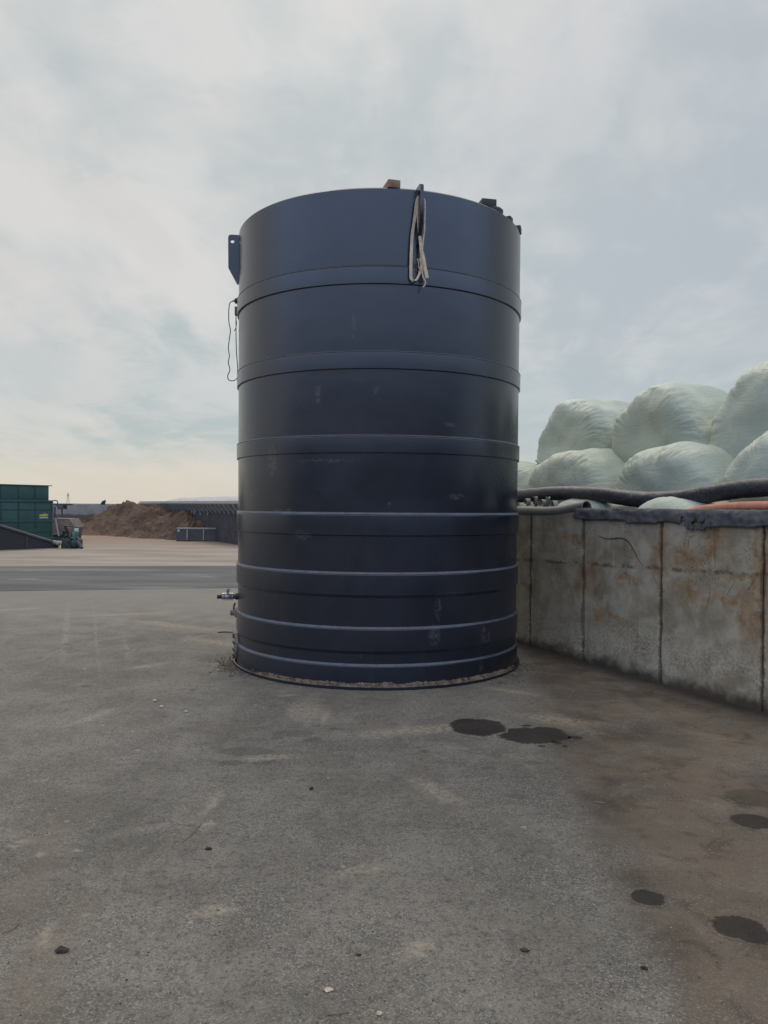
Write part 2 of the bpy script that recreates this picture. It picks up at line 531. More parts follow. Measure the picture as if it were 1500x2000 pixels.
    for (x, y, rx, ry) in ((575, 1432, 0.16, 0.10), (540, 1440, 0.05, 0.06), (610, 1445, 0.07, 0.06), (480, 1468, 0.22, 0.09), (450, 1490, 0.1, 0.06), (510, 1490, 0.08, 0.05), (655, 1424, 0.05, 0.03), (875, 1720, 0.025, 0.02), (1012, 1555, 0.05, 0.04), (925, 1765, 0.02, 0.02), (955, 1500, 0.05, 0.04), (1040, 1490, 0.06, 0.04)):
        g = grd(x, y)
        dr.append(nt.ell(Ps, (g.x, g.y), (rx, ry), 0, 1.1, 0.7))
    c = nt.mix(nt.m('MULTIPLY', nt.mx(dr), 0.42), c, (0.05, 0.048, 0.044, 1))
    h = nt.m('ADD', nt.m('MULTIPLY', nt.m('SUBTRACT', 0.7, v1), 0.35), nt.m('MULTIPLY', mot, 0.5))
    h = nt.m('ADD', h, nt.m('MULTIPLY', fin, 0.8))
    if wet:
        # uv.x = how far towards the rim, uv.y = how wet; the damp dies out raggedly at the rim
        wuv = nt.n.new('ShaderNodeSeparateXYZ'); nt.l.new(nt.n.new('ShaderNodeUVMap').outputs[0], wuv.inputs[0])
        wr = nt.m('ADD', wuv.outputs[0], nt.m('MULTIPLY', nt.m('SUBTRACT', nt.noise(P, 34, 5, 0.75)[0], 0.5), 0.34))
        wr = nt.m('ADD', wr, nt.m('MULTIPLY', nt.m('SUBTRACT', md2, 0.5), 0.25))
        wf = nt.m('MULTIPLY', nt.ss(wr, 0.93, 0.80), wuv.outputs[1])
        c = nt.mix(wf, c, nt.mix(1.0, c, (0.16, 0.15, 0.16, 1), 'MULTIPLY'))
        nt.set(b.inputs['Base Color'], c)
        nt.set(b.inputs['Roughness'], nt.m('SUBTRACT', 0.9, nt.m('MULTIPLY', wf, nt.m('ADD', nt.m('MULTIPLY', fin, 0.3), 0.15))))
        b.inputs['Specular IOR Level'].default_value = 0.3
        bump(nt, b, h, 0.55, 0.008)
    else:
        nt.set(b.inputs['Base Color'], c)
        b.inputs['Roughness'].default_value = 0.9
        b.inputs['Specular IOR Level'].default_value = 0.3
        bump(nt, b, h, 0.55, 0.008)
    return m

M_GROUND = ground_nodes(False)
M_WET = ground_nodes(True)

def tank_mat():
    m, nt, b = new_mat('black_polyethylene')
    P = pos(nt)
    sz = nt.n.new('ShaderNodeSeparateXYZ'); nt.l.new(P, sz.inputs[0])
    st, _ = nt.noise(nt.scale(P, (7, 7, 0.7)), 1.0, 6, 0.65)
    bl, _ = nt.noise(P, 1.4, 5, 0.6, 0.5)
    fn, _ = nt.noise(P, 30, 5, 0.7)
    low = nt.ss(sz.outputs[2], 1.6, 0.1)
    c = nt.mix(nt.ss(bl, 0.35, 0.65), (0.0060, 0.0090, 0.0180, 1), (0.0090, 0.0125, 0.0230, 1))
    d1 = nt.m('MULTIPLY', nt.ss(st, 0.52, 0.75), nt.m('ADD', nt.m('MULTIPLY', low, 0.04), 0.02))
    c = nt.mix(d1, c, (0.15, 0.14, 0.125, 1))
    # fine scuffs and crumbs of dried slurry, denser low down
    sc, _ = nt.noise(nt.scale(P, (10, 10, 26)), 1.0, 7, 0.75, 0.6)
    d2 = nt.m('MULTIPLY', nt.ss(sc, 0.67, 0.75), nt.m('ADD', nt.m('MULTIPLY', low, 0.22), 0.04))
    c = nt.mix(d2, c, (0.20, 0.19, 0.18, 1))
    # residue marks
    Pz = nt.n.new('ShaderNodeCombineXYZ')
    nt.set(Pz.inputs[0], sz.outputs[0]); nt.set(Pz.inputs[1], sz.outputs[2])
    Pw = nt.v('ADD', Pz.outputs[0], nt.v('SCALE', nt.v('SUBTRACT', nt.noise(P, 22, 4, 0.7)[1], (0.5, 0.5, 0.5)), sc=0.10))
    fr = nt.ss(sz.outputs[1], 7.9, 7.7)
    mk = []
    for (x, y, Y, rx, rz) in ((848, 1238, 6.8, 0.065, 0.10), (855, 1190, 6.8, 0.03, 0.12), (945, 1238, 7.0, 0.022, 0.085), (958, 1245, 7.0, 0.012, 0.07), (951, 1254, 7.0, 0.045, 0.015), (940, 1300, 7.0, 0.02, 0.06), (880, 1160, 6.85, 0.14, 0.015),
                              (640, 900, 6.75, 0.3, 0.012), (760, 985, 6.72, 0.02, 0.02), (735, 760, 6.7, 0.03, 0.05), (620, 770, 6.75, 0.03, 0.10), (530, 900, 7.0, 0.05, 0.16), (555, 1000, 6.95, 0.12, 0.03), (690, 640, 6.7, 0.02, 0.12), (880, 830, 6.8, 0.05, 0.02), (590, 1045, 6.9, 0.10, 0.04), (705, 1280, 6.7, 0.008, 0.03), (890, 970, 6.8, 0.10, 0.03)):
        g = at(x, y, Y)
        mk.append(nt.ell(Pw, (g.x, g.z), (rx, rz), 0, 1.1, 0.6))
    mk = nt.m('MULTIPLY', nt.m('MULTIPLY', nt.mx(mk), fr), nt.m('MULTIPLY', nt.ss(fn, 0.35, 0.65), 0.28))
    c = nt.mix(mk, c, (0.18, 0.17, 0.15, 1))
    nt.set(b.inputs['Base Color'], c)
    r = nt.m('ADD', nt.m('MULTIPLY', nt.ss(bl, 0.3, 0.7), 0.07), 0.22)
    r = nt.m('ADD', r, nt.m('MULTIPLY', low, 0.05))
    nt.set(b.inputs['Roughness'], r)
    b.inputs['Specular IOR Level'].default_value = 0.72
    wav, _ = nt.noise(nt.scale(P, (1.3, 1.3, 2.2)), 1.0, 3, 0.5)
    bump(nt, b, nt.m('ADD', nt.m('MULTIPLY', wav, 1.0), nt.m('MULTIPLY', fn, 0.012)), 0.12, 0.03)
    return m

M_TANK = tank_mat()
M_BEAD = simple('sheen_weld_bead', (0.062, 0.074, 0.105), 0.42, 0.3, 7, 0, 0.2, 60, spec=0.6, dirt=(0.03, 0.032, 0.038), dirt_amt=0.6)  # pale blue-grey puts the sky sheen of the ledges into the colour
M_STEEL = simple('galvanised_steel', (0.34, 0.34, 0.33), 0.42, 0.2, 12, 0.7, 0.15, 80, dirt=(0.16, 0.12, 0.09))
M_BLACK = simple('black_plastic', (0.018, 0.019, 0.021), 0.5, 0.3, 14)
M_WOOD = simple('orange_brown_timber', (0.27, 0.155, 0.10), 0.75, 0.3, 20, 0, 0.3)
M_SLING = simple('faded_webbing', (0.66, 0.53, 0.38), 0.85, 0.2, 24, 0, 0.5, 260, dirt=(0.22, 0.17, 0.12))
M_DIRT = simple('brown_soil', (0.150, 0.118, 0.094), 0.95, 0.5, 18, 0, 1.0, 90, spec=0.2)
M_MUDSTEEL = simple('mud_caked_steel', (0.24, 0.225, 0.20), 0.75, 0.4, 30, 0.1, 0.7, 120, dirt=(0.07, 0.06, 0.05), dirt_amt=0.8)

def panel_mat():
    m, nt, b = new_mat('stained_precast_concrete')
    P = pos(nt)
    rel = nt.v('SUBTRACT', P, tuple(W0))
    u = nt.v('DOT_PRODUCT', rel, tuple(WT))
    z = nt.v('DOT_PRODUCT', rel, (0, 0, 1))
    cb = nt.n.new('ShaderNodeCombineXYZ'); nt.set(cb.inputs[0], u); nt.set(cb.inputs[1], z)
    U = cb.outputs[0]
    oi = nt.n.new('ShaderNodeObjectInfo').outputs['Random']
    big, _ = nt.noise(U, 1.6, 5, 0.6, 0.7)
    mid, midc = nt.noise(U, 5.5, 6, 0.65, 0.4)
    fin, _ = nt.noise(U, 38, 6, 0.72)
    gr, _ = nt.noise(U, 120, 4, 0.75)
    stv, _ = nt.noise(nt.scale(U, (9, 0.8, 1)), 1.0, 6, 0.65)
    c = nt.mix(nt.ss(big, 0.34, 0.66), (0.275, 0.238, 0.175, 1), (0.425, 0.395, 0.330, 1))
    c = nt.mix(nt.m('MULTIPLY', nt.ss(mid, 0.45, 0.68), 0.6), c, (0.500, 0.475, 0.405, 1))
    c = nt.mix(nt.m('MULTIPLY', nt.ss(mid, 0.5, 0.3), 0.5), c, (0.190, 0.160, 0.118, 1))
    c = nt.mix(nt.m('MULTIPLY', nt.ss(stv, 0.5, 0.75), 0.35), c, (0.165, 0.140, 0.108, 1))
    c = nt.mix(nt.m('MULTIPLY', oi, 0.18), c, (0.25, 0.22, 0.175, 1))
    # rust and tannin stains
    Ud = nt.v('ADD', U, nt.v('SCALE', nt.v('SUBTRACT', nt.noise(U, 4.2, 5, 0.65)[1], (0.5, 0.5, 0.5)), sc=0.42))
    rs = []
    for (x, y, rx, rz) in ((1395, 1040, 0.14, 0.13), (1385, 1070, 0.10, 0.07), (1345, 1035, 0.03, 0.16), (1335, 1090, 0.16, 0.10), (1290, 1090, 0.10, 0.30), (1345, 1150, 0.22, 0.09), (1462, 1200, 0.10, 0.22),
                           (1480, 1150, 0.06, 0.55), (1420, 1170, 0.25, 0.05), (1225, 1135, 0.18, 0.05), (1120, 1052, 0.25, 0.06), (1140, 1130, 0.12, 0.14), (1170, 1200, 0.10, 0.09), (1500, 1100, 0.08, 0.5), (1200, 1205, 0.2, 0.05), (1155, 1120, 0.05, 0.25), (1440, 1120, 0.2, 0.03)):
        a = wuz(x, y)
        rs.append(nt.ell(Ud, a, (rx, rz), 0, 1.6, 0.2))
    rn = nt.ss(nt.noise(U, 11, 6, 0.7, 0.6)[0], 0.36, 0.6)
    rm = nt.m('MULTIPLY', nt.m('MULTIPLY', nt.mx(rs), nt.m('ADD', nt.m('MULTIPLY', rn, 0.65), 0.30)), 0.90)
    rcol = nt.mix(nt.ss(nt.noise(U, 7, 3)[0], 0.42, 0.6), (0.225, 0.115, 0.045, 1), (0.315, 0.205, 0.095, 1))
    c = nt.mix(rm, c, rcol)
    # thin rusty runs down the face
    run, _ = nt.noise(nt.scale(nt.v('ADD', U, nt.v('SCALE', midc, sc=0.03)), (26, 1.1, 1)), 1.0, 5, 0.6)
    c = nt.mix(nt.m('MULTIPLY', nt.m('MULTIPLY', nt.ss(run, 0.56, 0.70), nt.ss(nt.noise(U, 2.6, 3, 0.5)[0], 0.42, 0.6)), 0.55), c, (0.17, 0.115, 0.062, 1))
    # old brown tide line across the middle of the panels
    a0, a1 = wuz(1090, 1098), wuz(1250, 1108)
    lz = nt.m('ADD', nt.m('MULTIPLY', nt.m('SUBTRACT', u, a0[0]), (a1[1] - a0[1]) / (a1[0] - a0[0])), a0[1])
    ln = nt.m('ABSOLUTE', nt.m('SUBTRACT', nt.m('ADD', z, nt.m('MULTIPLY', nt.m('SUBTRACT', mid, 0.5), 0.07)), lz))
    lm = nt.m('MULTIPLY', nt.ss(ln, 0.028, 0.004), nt.ss(nt.noise(U, 6.5, 4, 0.7)[0], 0.42, 0.58))
    c = nt.mix(nt.m('MULTIPLY', lm, 0.7), c, (0.065, 0.042, 0.028, 1))
    # scratch lines, brown
    sr = []
    for (x, y, L, ang) in ((1388, 1030, 0.09, 1.15), (1395, 1036, 0.06, -0.2), (1402, 1048, 0.07, 1.4), (1228, 1132, 0.10, 1.4), (1140, 1142, 0.09, 1.2), (1168, 1150, 0.09, 1.1), (1382, 1175, 0.13, 1.35), (1425, 1150, 0.10, 0.9), (1463, 1150, 0.12, 0.95), (1278, 1130, 0.10, -1.0), (1345, 1060, 0.09, 1.45), (1085, 1130, 0.09, 0.8), (1160, 1075, 0.06, 0.9)):
        a = wuz(x, y)
        sr.append(nt.ell(nt.v('ADD', U, nt.v('SCALE', nt.v('SUBTRACT', midc, (0.5, 0.5, 0.5)), sc=0.11)), a, (L, 0.006), pi - ang, 1.2, 0.5))
    c = nt.mix(nt.m('MULTIPLY', nt.m('MULTIPLY', nt.mx(sr), nt.ss(mid, 0.38, 0.52)), 0.6), c, (0.05, 0.036, 0.027, 1))
    # black pitting, in groups
    pg = nt.ss(nt.noise(U, 2.2, 4, 0.6)[0], 0.46, 0.62)
    pf, _ = nt.noise(U, 55, 5, 0.78, 0.5)
    topz = nt.ss(z, 0.45, 1.25)
    c = nt.mix(nt.m('MULTIPLY', nt.m('MULTIPLY', nt.ss(pf, 0.535, 0.60), pg), nt.m('ADD', nt.m('MULTIPLY', topz, 0.60), 0.3)), c, (0.035, 0.033, 0.031, 1))
    c = nt.mix(nt.m('MULTIPLY', nt.ss(gr, 0.56, 0.68), 0.35), c, (0.09, 0.083, 0.07, 1))
    # worn pale aggregate near the foot, near-black line at the ground
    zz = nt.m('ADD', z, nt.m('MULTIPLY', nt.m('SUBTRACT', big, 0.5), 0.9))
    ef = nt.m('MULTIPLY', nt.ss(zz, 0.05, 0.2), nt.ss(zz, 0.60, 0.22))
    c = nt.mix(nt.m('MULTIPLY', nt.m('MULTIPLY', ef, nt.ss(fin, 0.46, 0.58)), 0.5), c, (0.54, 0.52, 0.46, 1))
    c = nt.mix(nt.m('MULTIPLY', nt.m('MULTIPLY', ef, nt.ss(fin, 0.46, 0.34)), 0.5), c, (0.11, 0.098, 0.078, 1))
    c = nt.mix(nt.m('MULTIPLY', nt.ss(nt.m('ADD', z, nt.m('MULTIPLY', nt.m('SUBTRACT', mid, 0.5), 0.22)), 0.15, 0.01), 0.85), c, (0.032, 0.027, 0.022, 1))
    # grimy joint edges
    ux = nt.n.new('ShaderNodeUVMap').outputs[0]
    sxu = nt.n.new('ShaderNodeSeparateXYZ'); nt.l.new(ux, sxu.inputs[0])
    je = nt.m('ADD', sxu.outputs[0], nt.m('ADD', nt.m('MULTIPLY', nt.m('SUBTRACT', fin, 0.5), 0.045), nt.m('MULTIPLY', nt.m('SUBTRACT', mid, 0.5), 0.05)))
    c = nt.mix(nt.m('MULTIPLY', nt.ss(je, 0.026, 0.002), 0.75), c, (0.075, 0.052, 0.034, 1))
    c = nt.mix(1.0, c, (1.04, 0.99, 0.90, 1), 'MULTIPLY')
    nt.set(b.inputs['Base Color'], c)
    b.inputs['Roughness'].default_value = 0.88
    b.inputs['Specular IOR Level'].default_value = 0.3
    h = nt.m('ADD', nt.m('MULTIPLY', fin, 0.7), nt.m('MULTIPLY', gr, 0.4))
    bump(nt, b, nt.m('ADD', h, nt.m('MULTIPLY', mid, 0.6)), 0.5, 0.012)
    return m

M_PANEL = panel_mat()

def bale_mat():
    m, nt, b = new_mat('pale_green_stretch_film')
    P = pos(nt)
    uv = nt.n.new('ShaderNodeUVMap').outputs[0]
    f1, _ = nt.noise(P, 1.6, 4, 0.55, 0.5)
    # fine wrinkles run across the pleats: uv = (around, along)
    w1, _ = nt.noise(nt.scale(uv, (26, 3.0, 1)), 1.0, 5, 0.6, 1.2)
    w2, _ = nt.noise(nt.scale(P, (3, 3, 14)), 1.0, 5, 0.62, 1.4)
    w3, _ = nt.noise(nt.scale(uv, (75, 7, 1)), 1.0, 4, 0.6, 0.8)
    suv = nt.n.new('ShaderNodeSeparateXYZ'); nt.l.new(uv, suv.inputs[0])
    cap = nt.ss(nt.m('ABSOLUTE', suv.outputs[1]), 0.99, 0.84)
    capw, _ = nt.noise(nt.v('MULTIPLY', nt.v('ADD', P, nt.v('SCALE', nt.noise(P, 0.8, 2)[1], sc=0.8)), (5, 5, 1.6)), 1.0, 5, 0.55, 0.6)
    w1 = nt.m('ADD', nt.m('MULTIPLY', w1, cap), nt.m('MULTIPLY', capw, nt.m('SUBTRACT', 1.0, cap)))
    w3 = nt.m('MULTIPLY', w3, cap)
    c = nt.mix(nt.ss(f1, 0.35, 0.65), (0.418, 0.462, 0.382, 1), (0.482, 0.524, 0.442, 1))
    # overlapping film layers show as slightly different tints with straight edges
    lw = nt.n.new('ShaderNodeTexWave'); lw.wave_type = 'BANDS'; lw.wave_profile = 'SAW'
    lw.inputs['Scale'].default_value = 0.55; lw.inputs['Distortion'].default_value = 1.2; lw.inputs['Detail'].default_value = 0
    nt.set(lw.inputs['Vector'], P)
    c = nt.mix(nt.m('MULTIPLY', nt.ss(lw.outputs['Fac'], 0.55, 0.60), 0.35), c, (0.375, 0.438, 0.362, 1))
    c = nt.mix(nt.m('MULTIPLY', nt.ss(w1, 0.55, 0.72), 0.20), c, (0.30, 0.36, 0.29, 1))
    sp, _ = nt.noise(P, 22, 4, 0.7)
    c = nt.mix(nt.m('MULTIPLY', nt.ss(sp, 0.66, 0.74), 0.35), c, (0.22, 0.24, 0.19, 1))
    nt.set(b.inputs['Base Color'], c)
    nt.set(b.inputs['Roughness'], nt.m('ADD', nt.m('MULTIPLY', w1, 0.15), 0.44))
    b.inputs['Specular IOR Level'].default_value = 0.4
    c1, _ = nt.noise(nt.v('MULTIPLY', nt.v('ADD', P, nt.v('SCALE', nt.noise(P, 1.1, 2)[1], sc=1.1)), (1.8, 1.8, 0.6)), 1.0, 3, 0.5, 0.2)
    cr = nt.ss(nt.m('ABSOLUTE', nt.m('SUBTRACT', c1, 0.5)), 0.022, 0.0)
    c2, _ = nt.noise(nt.v('MULTIPLY', nt.v('ADD', P, nt.v('SCALE', nt.noise(P, 1.7, 2)[1], sc=0.9)), (3.0, 1.6, 5.5)), 1.0, 3, 0.5, 0.2)
    cr2 = nt.ss(nt.m('ABSOLUTE', nt.m('SUBTRACT', c2, 0.47)), 0.018, 0.0)
    crs = nt.m('MULTIPLY', cr, nt.ss(f1, 0.45, 0.62))
    c = nt.mix(nt.m('MULTIPLY', crs, 0.10), c, (0.25, 0.31, 0.24, 1))
    nt.set(b.inputs['Base Color'], c)
    h = nt.m('ADD', nt.m('ADD', nt.m('MULTIPLY', nt.m('ADD', w1, nt.m('MULTIPLY', crs, 0.22)), 0.5), nt.m('MULTIPLY', w2, 0.28)), nt.m('MULTIPLY', w3, 0.18))
    bump(nt, b, h, 0.65, 0.04)
    return m

M_BALE = bale_mat()
M_HOSE = simple('black_rubber_wrap', (0.018, 0.020, 0.028), 0.50, 0.35, 16, 0, 0.6, 40, spec=0.6, dirt=(0.12, 0.12, 0.13), dirt_amt=0.35)
M_CLOTH = simple('grey_felt_fabric', (0.105, 0.105, 0.108), 0.9, 0.3, 9, 0, 0.5, 110, spec=0.2, dirt=(0.06, 0.058, 0.056))
M_PIPE = simple('grey_pipe_plastic', (0.135, 0.132, 0.125), 0.6, 0.22, 7, 0, 0.1, dirt=(0.07, 0.065, 0.06), dirt_amt=0.4)
M_ORANGE = simple('orange_ribbed_rubber', (0.52, 0.215, 0.125), 0.6, 0.18, 14, dirt=(0.30, 0.15, 0.10), dirt_amt=0.4)
M_STRAP = simple('grey_strap', (0.30, 0.295, 0.28), 0.7, 0.3, 14)
M_SHEET = simple('dark_silage_sheet', (0.035, 0.042, 0.036), 0.6, 0.4, 6, 0, 0.5, 30)
M_DARKJOINT = simple('joint_filler', (0.028, 0.023, 0.018), 0.95, 0.4, 20, 0, 0.8, 70)

def road_mat():
    m, nt, b = new_mat('dark_road_asphalt')
    P = pos(nt)
    a, _ = nt.noise(nt.scale(P, (0.25, 1.6, 1)), 1.0, 6, 0.65, 0.5)
    f, _ = nt.noise(P, 9, 6, 0.7)
    c = nt.mix(nt.ss(a, 0.35, 0.65), (0.068, 0.070, 0.071, 1), (0.112, 0.113, 0.112, 1))
    c = nt.mix(nt.m('MULTIPLY', nt.ss(f, 0.55, 0.75), 0.4), c, (0.17, 0.165, 0.155, 1))
    mk = []
    for (x, y, rx, ry, ang) in ((360, 1122, 0.9, 0.16, 0.1), (385, 1126, 0.5, 0.12, -0.5), (60, 1133, 0.9, 0.15, 0), (150, 1113, 2.5, 0.3, 0), (390, 1150, 2.0, 0.18, 0)):
        g = grd(x, y)
        mk.append(nt.ell(nt.v('ADD', P, nt.v('SCALE', nt.v('SUBTRACT', nt.noise(P, 1.5, 4)[1], (0.5, 0.5, 0.5)), sc=0.8)), (g.x, g.y), (rx, ry), ang, 1.2, 0.3))
    c = nt.mix(nt.m('MULTIPLY', nt.mx(mk), 0.6), c, (0.22, 0.21, 0.19, 1))
    nt.set(b.inputs['Base Color'], c); b.inputs['Roughness'].default_value = 0.85
    b.inputs['Specular IOR Level'].default_value = 0.3
    bump(nt, b, f, 0.3, 0.01)
    return m

def yard_mat():
    m, nt, b = new_mat('tan_concrete_yard')
    P = pos(nt)
    a, _ = nt.noise(nt.scale(P, (0.2, 0.9, 1)), 1.0, 6, 0.65, 0.6)
    f, _ = nt.noise(P, 4, 6, 0.7)
    sp = nt.n.new('ShaderNodeSeparateXYZ'); nt.l.new(P, sp.inputs[0])
    c = nt.mix(nt.ss(a, 0.33, 0.66), (0.215, 0.178, 0.142, 1), (0.305, 0.270, 0.228, 1))
    far = nt.ss(nt.m('ADD', sp.outputs[1], nt.m('MULTIPLY', nt.m('SUBTRACT', a, 0.5), 14)), 27, 35)
    c = nt.mix(nt.m('MULTIPLY', far, 0.65), c, (0.23, 0.145, 0.095, 1))
    c = nt.mix(nt.m('MULTIPLY', nt.ss(f, 0.55, 0.72), 0.35), c, (0.14, 0.105, 0.08, 1))
    nt.set(b.inputs['Base Color'], c); b.inputs['Roughness'].default_value = 0.9
    b.inputs['Specular IOR Level'].default_value = 0.3
    return m

M_FIELD = simple('far_field', (0.10, 0.11, 0.07), 0.95, 0.3, 0.02, spec=0.1)

# ------------------------------------------------------------------ ground, road, yard
def sheet(name, pts, z, mat):
    mb = MB(); mb.add([(x, y, z) for x, y in pts], [tuple(range(len(pts)))])
    o = mb.build(name, mat, origin=(0, 0, 0), smooth=0)
    return tag(o, kind='structure')

gm = MB()
nx = [-6000, -60, -14, -6, 0, 6, 14, 60, 6000]
ny = [-300, -20, -3, 0, 4, 9, 14, 25, 70, 600, 9000]
gm.add([(x, y, 0) for y in ny for x in nx], [(j * 9 + i, j * 9 + i + 1, (j + 1) * 9 + i + 1, (j + 1) * 9 + i) for j in range(10) for i in range(8)])
tag(gm.build('ground', M_GROUND, origin=(0, 0, 0), smooth=0), kind='structure')
ra, rb = grd(0, 1155), grd(460, 1148)
ya, yb = grd(0, 1107), grd(460, 1106)
def ext(a, b, x):
    return a.y + (b.y - a.y) * (x - a.x) / (b.x - a.x)
rng = random.Random(3)
near = []
for i in range(121):
    x = -40 + i * 0.6
    near.append((x, ext(ra, rb, x) + 0.10 * mnoise.noise((x * 0.9, 0, 3)) + 0.06 * mnoise.noise((x * 4, 2, 3))))
sheet('road', near + [(32, ext(ya, yb, 32) + 0.3), (-40, ext(ya, yb, -40) + 0.3)], 0.004, road_mat())
nr = []
for i in range(121):
    x = -40 + i * 0.6
    nr.append((x, ext(ya, yb, x) + 0.08 * mnoise.noise((x * 0.7, 5, 1))))
sheet('yard', nr + [(32, 62), (-40, 62)], 0.008, yard_mat())
sheet('far_field', [(-6000, 64), (6000, 64), (6000, 9000), (-6000, 9000)], 0.012, M_FIELD)

# ------------------------------------------------------------------ the tank
TC = Vector((-0.065, 8.12, 0))
R0 = 1.446
TOP = 4.355
tank = thing('storage_tank', TC, 'tall black ribbed plastic storage tank standing on the asphalt yard', 'tank')

def RR(z):                       # walls lean out very slightly towards the top
    return R0 + 0.014 * z / TOP

def tp(phi, r, z):               # phi from the side facing the camera, positive to the right
    return Vector((TC.x + r * sin(phi), TC.y - r * cos(phi), z))

prof = [(RR(0), 0.0)] + [(RR(TOP * i / 40), TOP * i / 40) for i in range(1, 40)] + [(RR(TOP), TOP - 0.012), (RR(TOP) - 0.012, TOP)]
MB().lathe(prof, 256, TC).build('shell', M_TANK, tank)
MB().lathe([(RR(TOP) - 0.0125, TOP - 0.001), (RR(TOP) - 0.06, TOP + 0.004), (0.9, TOP + 0.03), (0.02, TOP + 0.06)], 160, TC).build('roof', M_TANK, tank)
for zt, zb, taper in ((3.682, 3.521, 0), (2.945, 2.788, 0), (2.217, 2.06, 0), (1.532, 1.335, 0.004), (1.012, 0.79, 0.028), (0.535, 0.30, 0.03), (0.212, 0.028, 0.0)):
    e = 0.0155
    pr = [(RR(zt) - 0.003, zt + 0.007), (RR(zt) + 0.003, zt + 0.004), (RR(zt) + e, zt - 0.015), (RR(zt) + e + 0.0005, zt - 0.02), (RR(zb) + e, zb + 0.004 + taper), (RR(zb) + e - 0.004, zb + taper), (RR(zb) - 0.003, zb)]
    co = MB().lathe(pr, 256, TC).build('collar', M_TANK, tank)
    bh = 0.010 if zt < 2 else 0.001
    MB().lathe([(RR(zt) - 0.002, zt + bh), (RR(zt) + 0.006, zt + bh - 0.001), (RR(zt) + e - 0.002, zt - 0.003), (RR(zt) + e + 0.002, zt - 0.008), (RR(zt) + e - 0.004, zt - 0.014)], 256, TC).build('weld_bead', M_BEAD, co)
# foot ring lying on the yard
MB().lathe([(R0 + 0.0, 0.030), (R0 + 0.036, 0.030), (R0 + 0.043, 0.024), (R0 + 0.043, 0.003), (R0, 0.002)], 256, TC).build('base_ring', M_TANK, tank)

def circ(c, r, n=14):
    return [(c[0] + r * cos(2 * pi * i / n), c[1] + r * sin(2 * pi * i / n)) for i in range(n)][::-1]

def lug(phi):
    ex = Vector((sin(phi), -cos(phi), 0))
    o = tp(phi, RR(4), 0)
    zt = TOP + 0.012
    outer = [(-0.01, zt - 0.50), (0.02, zt - 0.50), (0.108, zt - 0.34), (0.112, zt - 0.03), (0.104, zt - 0.008), (0.085, zt), (-0.03, zt), (-0.03, zt - 0.012), (-0.0, zt - 0.03)]
    MB().prism([outer, circ((0.068, zt - 0.068), 0.020), ], o, ex, UP, 0.03).build('lifting_lug', M_TANK, tank)

for ph in (-82, 13.6, 106):
    lug(radians(ph))

# roof fittings: vent box on a round cap, two rim blocks
def roofpt(x, y, z):
    d = ray(x, y); t = (z - EYE) / d.z
    return d * t + Vector((0, 0, EYE))

vb = tp(radians(54.5), 1.32, 0)
v = MB(); v.lathe([(0.0, TOP + 0.01), (0.105, TOP + 0.01), (0.105, TOP + 0.065), (0.09, TOP + 0.08), (0, TOP + 0.08)], 40, Vector((vb.x, vb.y, 0)))
vo = v.build('vent_cap', M_BLACK, tank)
rz = Matrix.Rotation(radians(12), 3, 'Z')
MB().box((vb.x - 0.05, vb.y - 0.03, TOP + 0.115), (0.145, 0.12, 0.072), rz, 0.008).build('vent_box', M_BLACK, vo)
for ph, s_ in ((64, (0.09, 0.06, 0.07)), (75, (0.11, 0.08, 0.065))):
    p = tp(radians(ph), R0 - (0.045 if ph < 70 else 0.015), TOP + s_[2] / 2 - 0.004)
    MB().box(p, s_, Matrix.Rotation(radians(ph), 3, 'Z'), 0.008).build('rim_block', M_BLACK, tank)

# ball valve
def valve(phi, z, L, parent, second=False):
    ex = Vector((sin(phi), -cos(phi), 0))
    b0 = tp(phi, R0 + 0.004, z)
    MB().lathe([(0.0, -0.01), (0.034, -0.01), (0.034, 0.022), (0.024, 0.024), (0.024, 0.05), (0, 0.05)], 20, b0, ex).build('valve_socket', M_BLACK, parent)
    body = MB()
    body.lathe([(0, 0.04), (0.026, 0.04), (0.034, 0.045), (0.034, 0.058), (0.022, 0.062), (0.030, 0.075), (0.033, 0.10), (0.030, 0.125), (0.022, 0.137), (0.034, 0.141), (0.034, 0.156), (0.02, 0.16), (0, 0.16)], 24, b0, ex)
    for a in range(4):
        aa = pi / 4 + a * pi / 2
        side = ex.cross(UP)
        off = (side * cos(aa) + UP * sin(aa)) * 0.040
        body.tube([b0 + ex * 0.044 + off, b0 + ex * 0.156 + off], 0.0055, 8)
    bo = body.build('valve_body', M_STEEL, parent)
    st = MB()
    c = b0 + ex * 0.10
    st.lathe([(0.010, 0.02), (0.010, 0.05), (0.018, 0.052), (0.018, 0.062), (0.008, 0.064), (0.008, 0.078), (0, 0.079)], 12, c)
    st.box(c + UP * 0.07 + ex.cross(UP) * 0.03 + ex * -0.01, (0.022, 0.06, 0.006), None, 0.002)
    st.build('valve_handle', M_MUDSTEEL, bo)
    MB().lathe([(0, 0.157), (0.020, 0.157), (0.022, 0.16), (0.022, 0.205), (0.017, 0.208), (0, 0.208)], 20, b0, ex).build('valve_outlet', M_BLACK, bo)

valve(radians(-80), 0.66, 0.2, tank)
# a second stub fitting with a lever, farther round the back
phi = radians(-87)
ex = Vector((sin(phi), -cos(phi), 0)); b0 = tp(phi, R0 + 0.012, 0.47)
q = MB(); q.lathe([(0, -0.02), (0.06, -0.02), (0.05, 0.03), (0.032, 0.035), (0.032, 0.075), (0.02, 0.082), (0, 0.082)], 20, b0, ex)
qo = q.build('stub_valve', M_MUDSTEEL, tank)
q = MB(); q.tube([b0 + ex * 0.045 + UP * 0.02, b0 + ex * 0.045 + UP * 0.065, b0 + ex * 0.03 + UP * 0.10], 0.009, 8)
q.build('valve_handle', M_BLACK, qo)
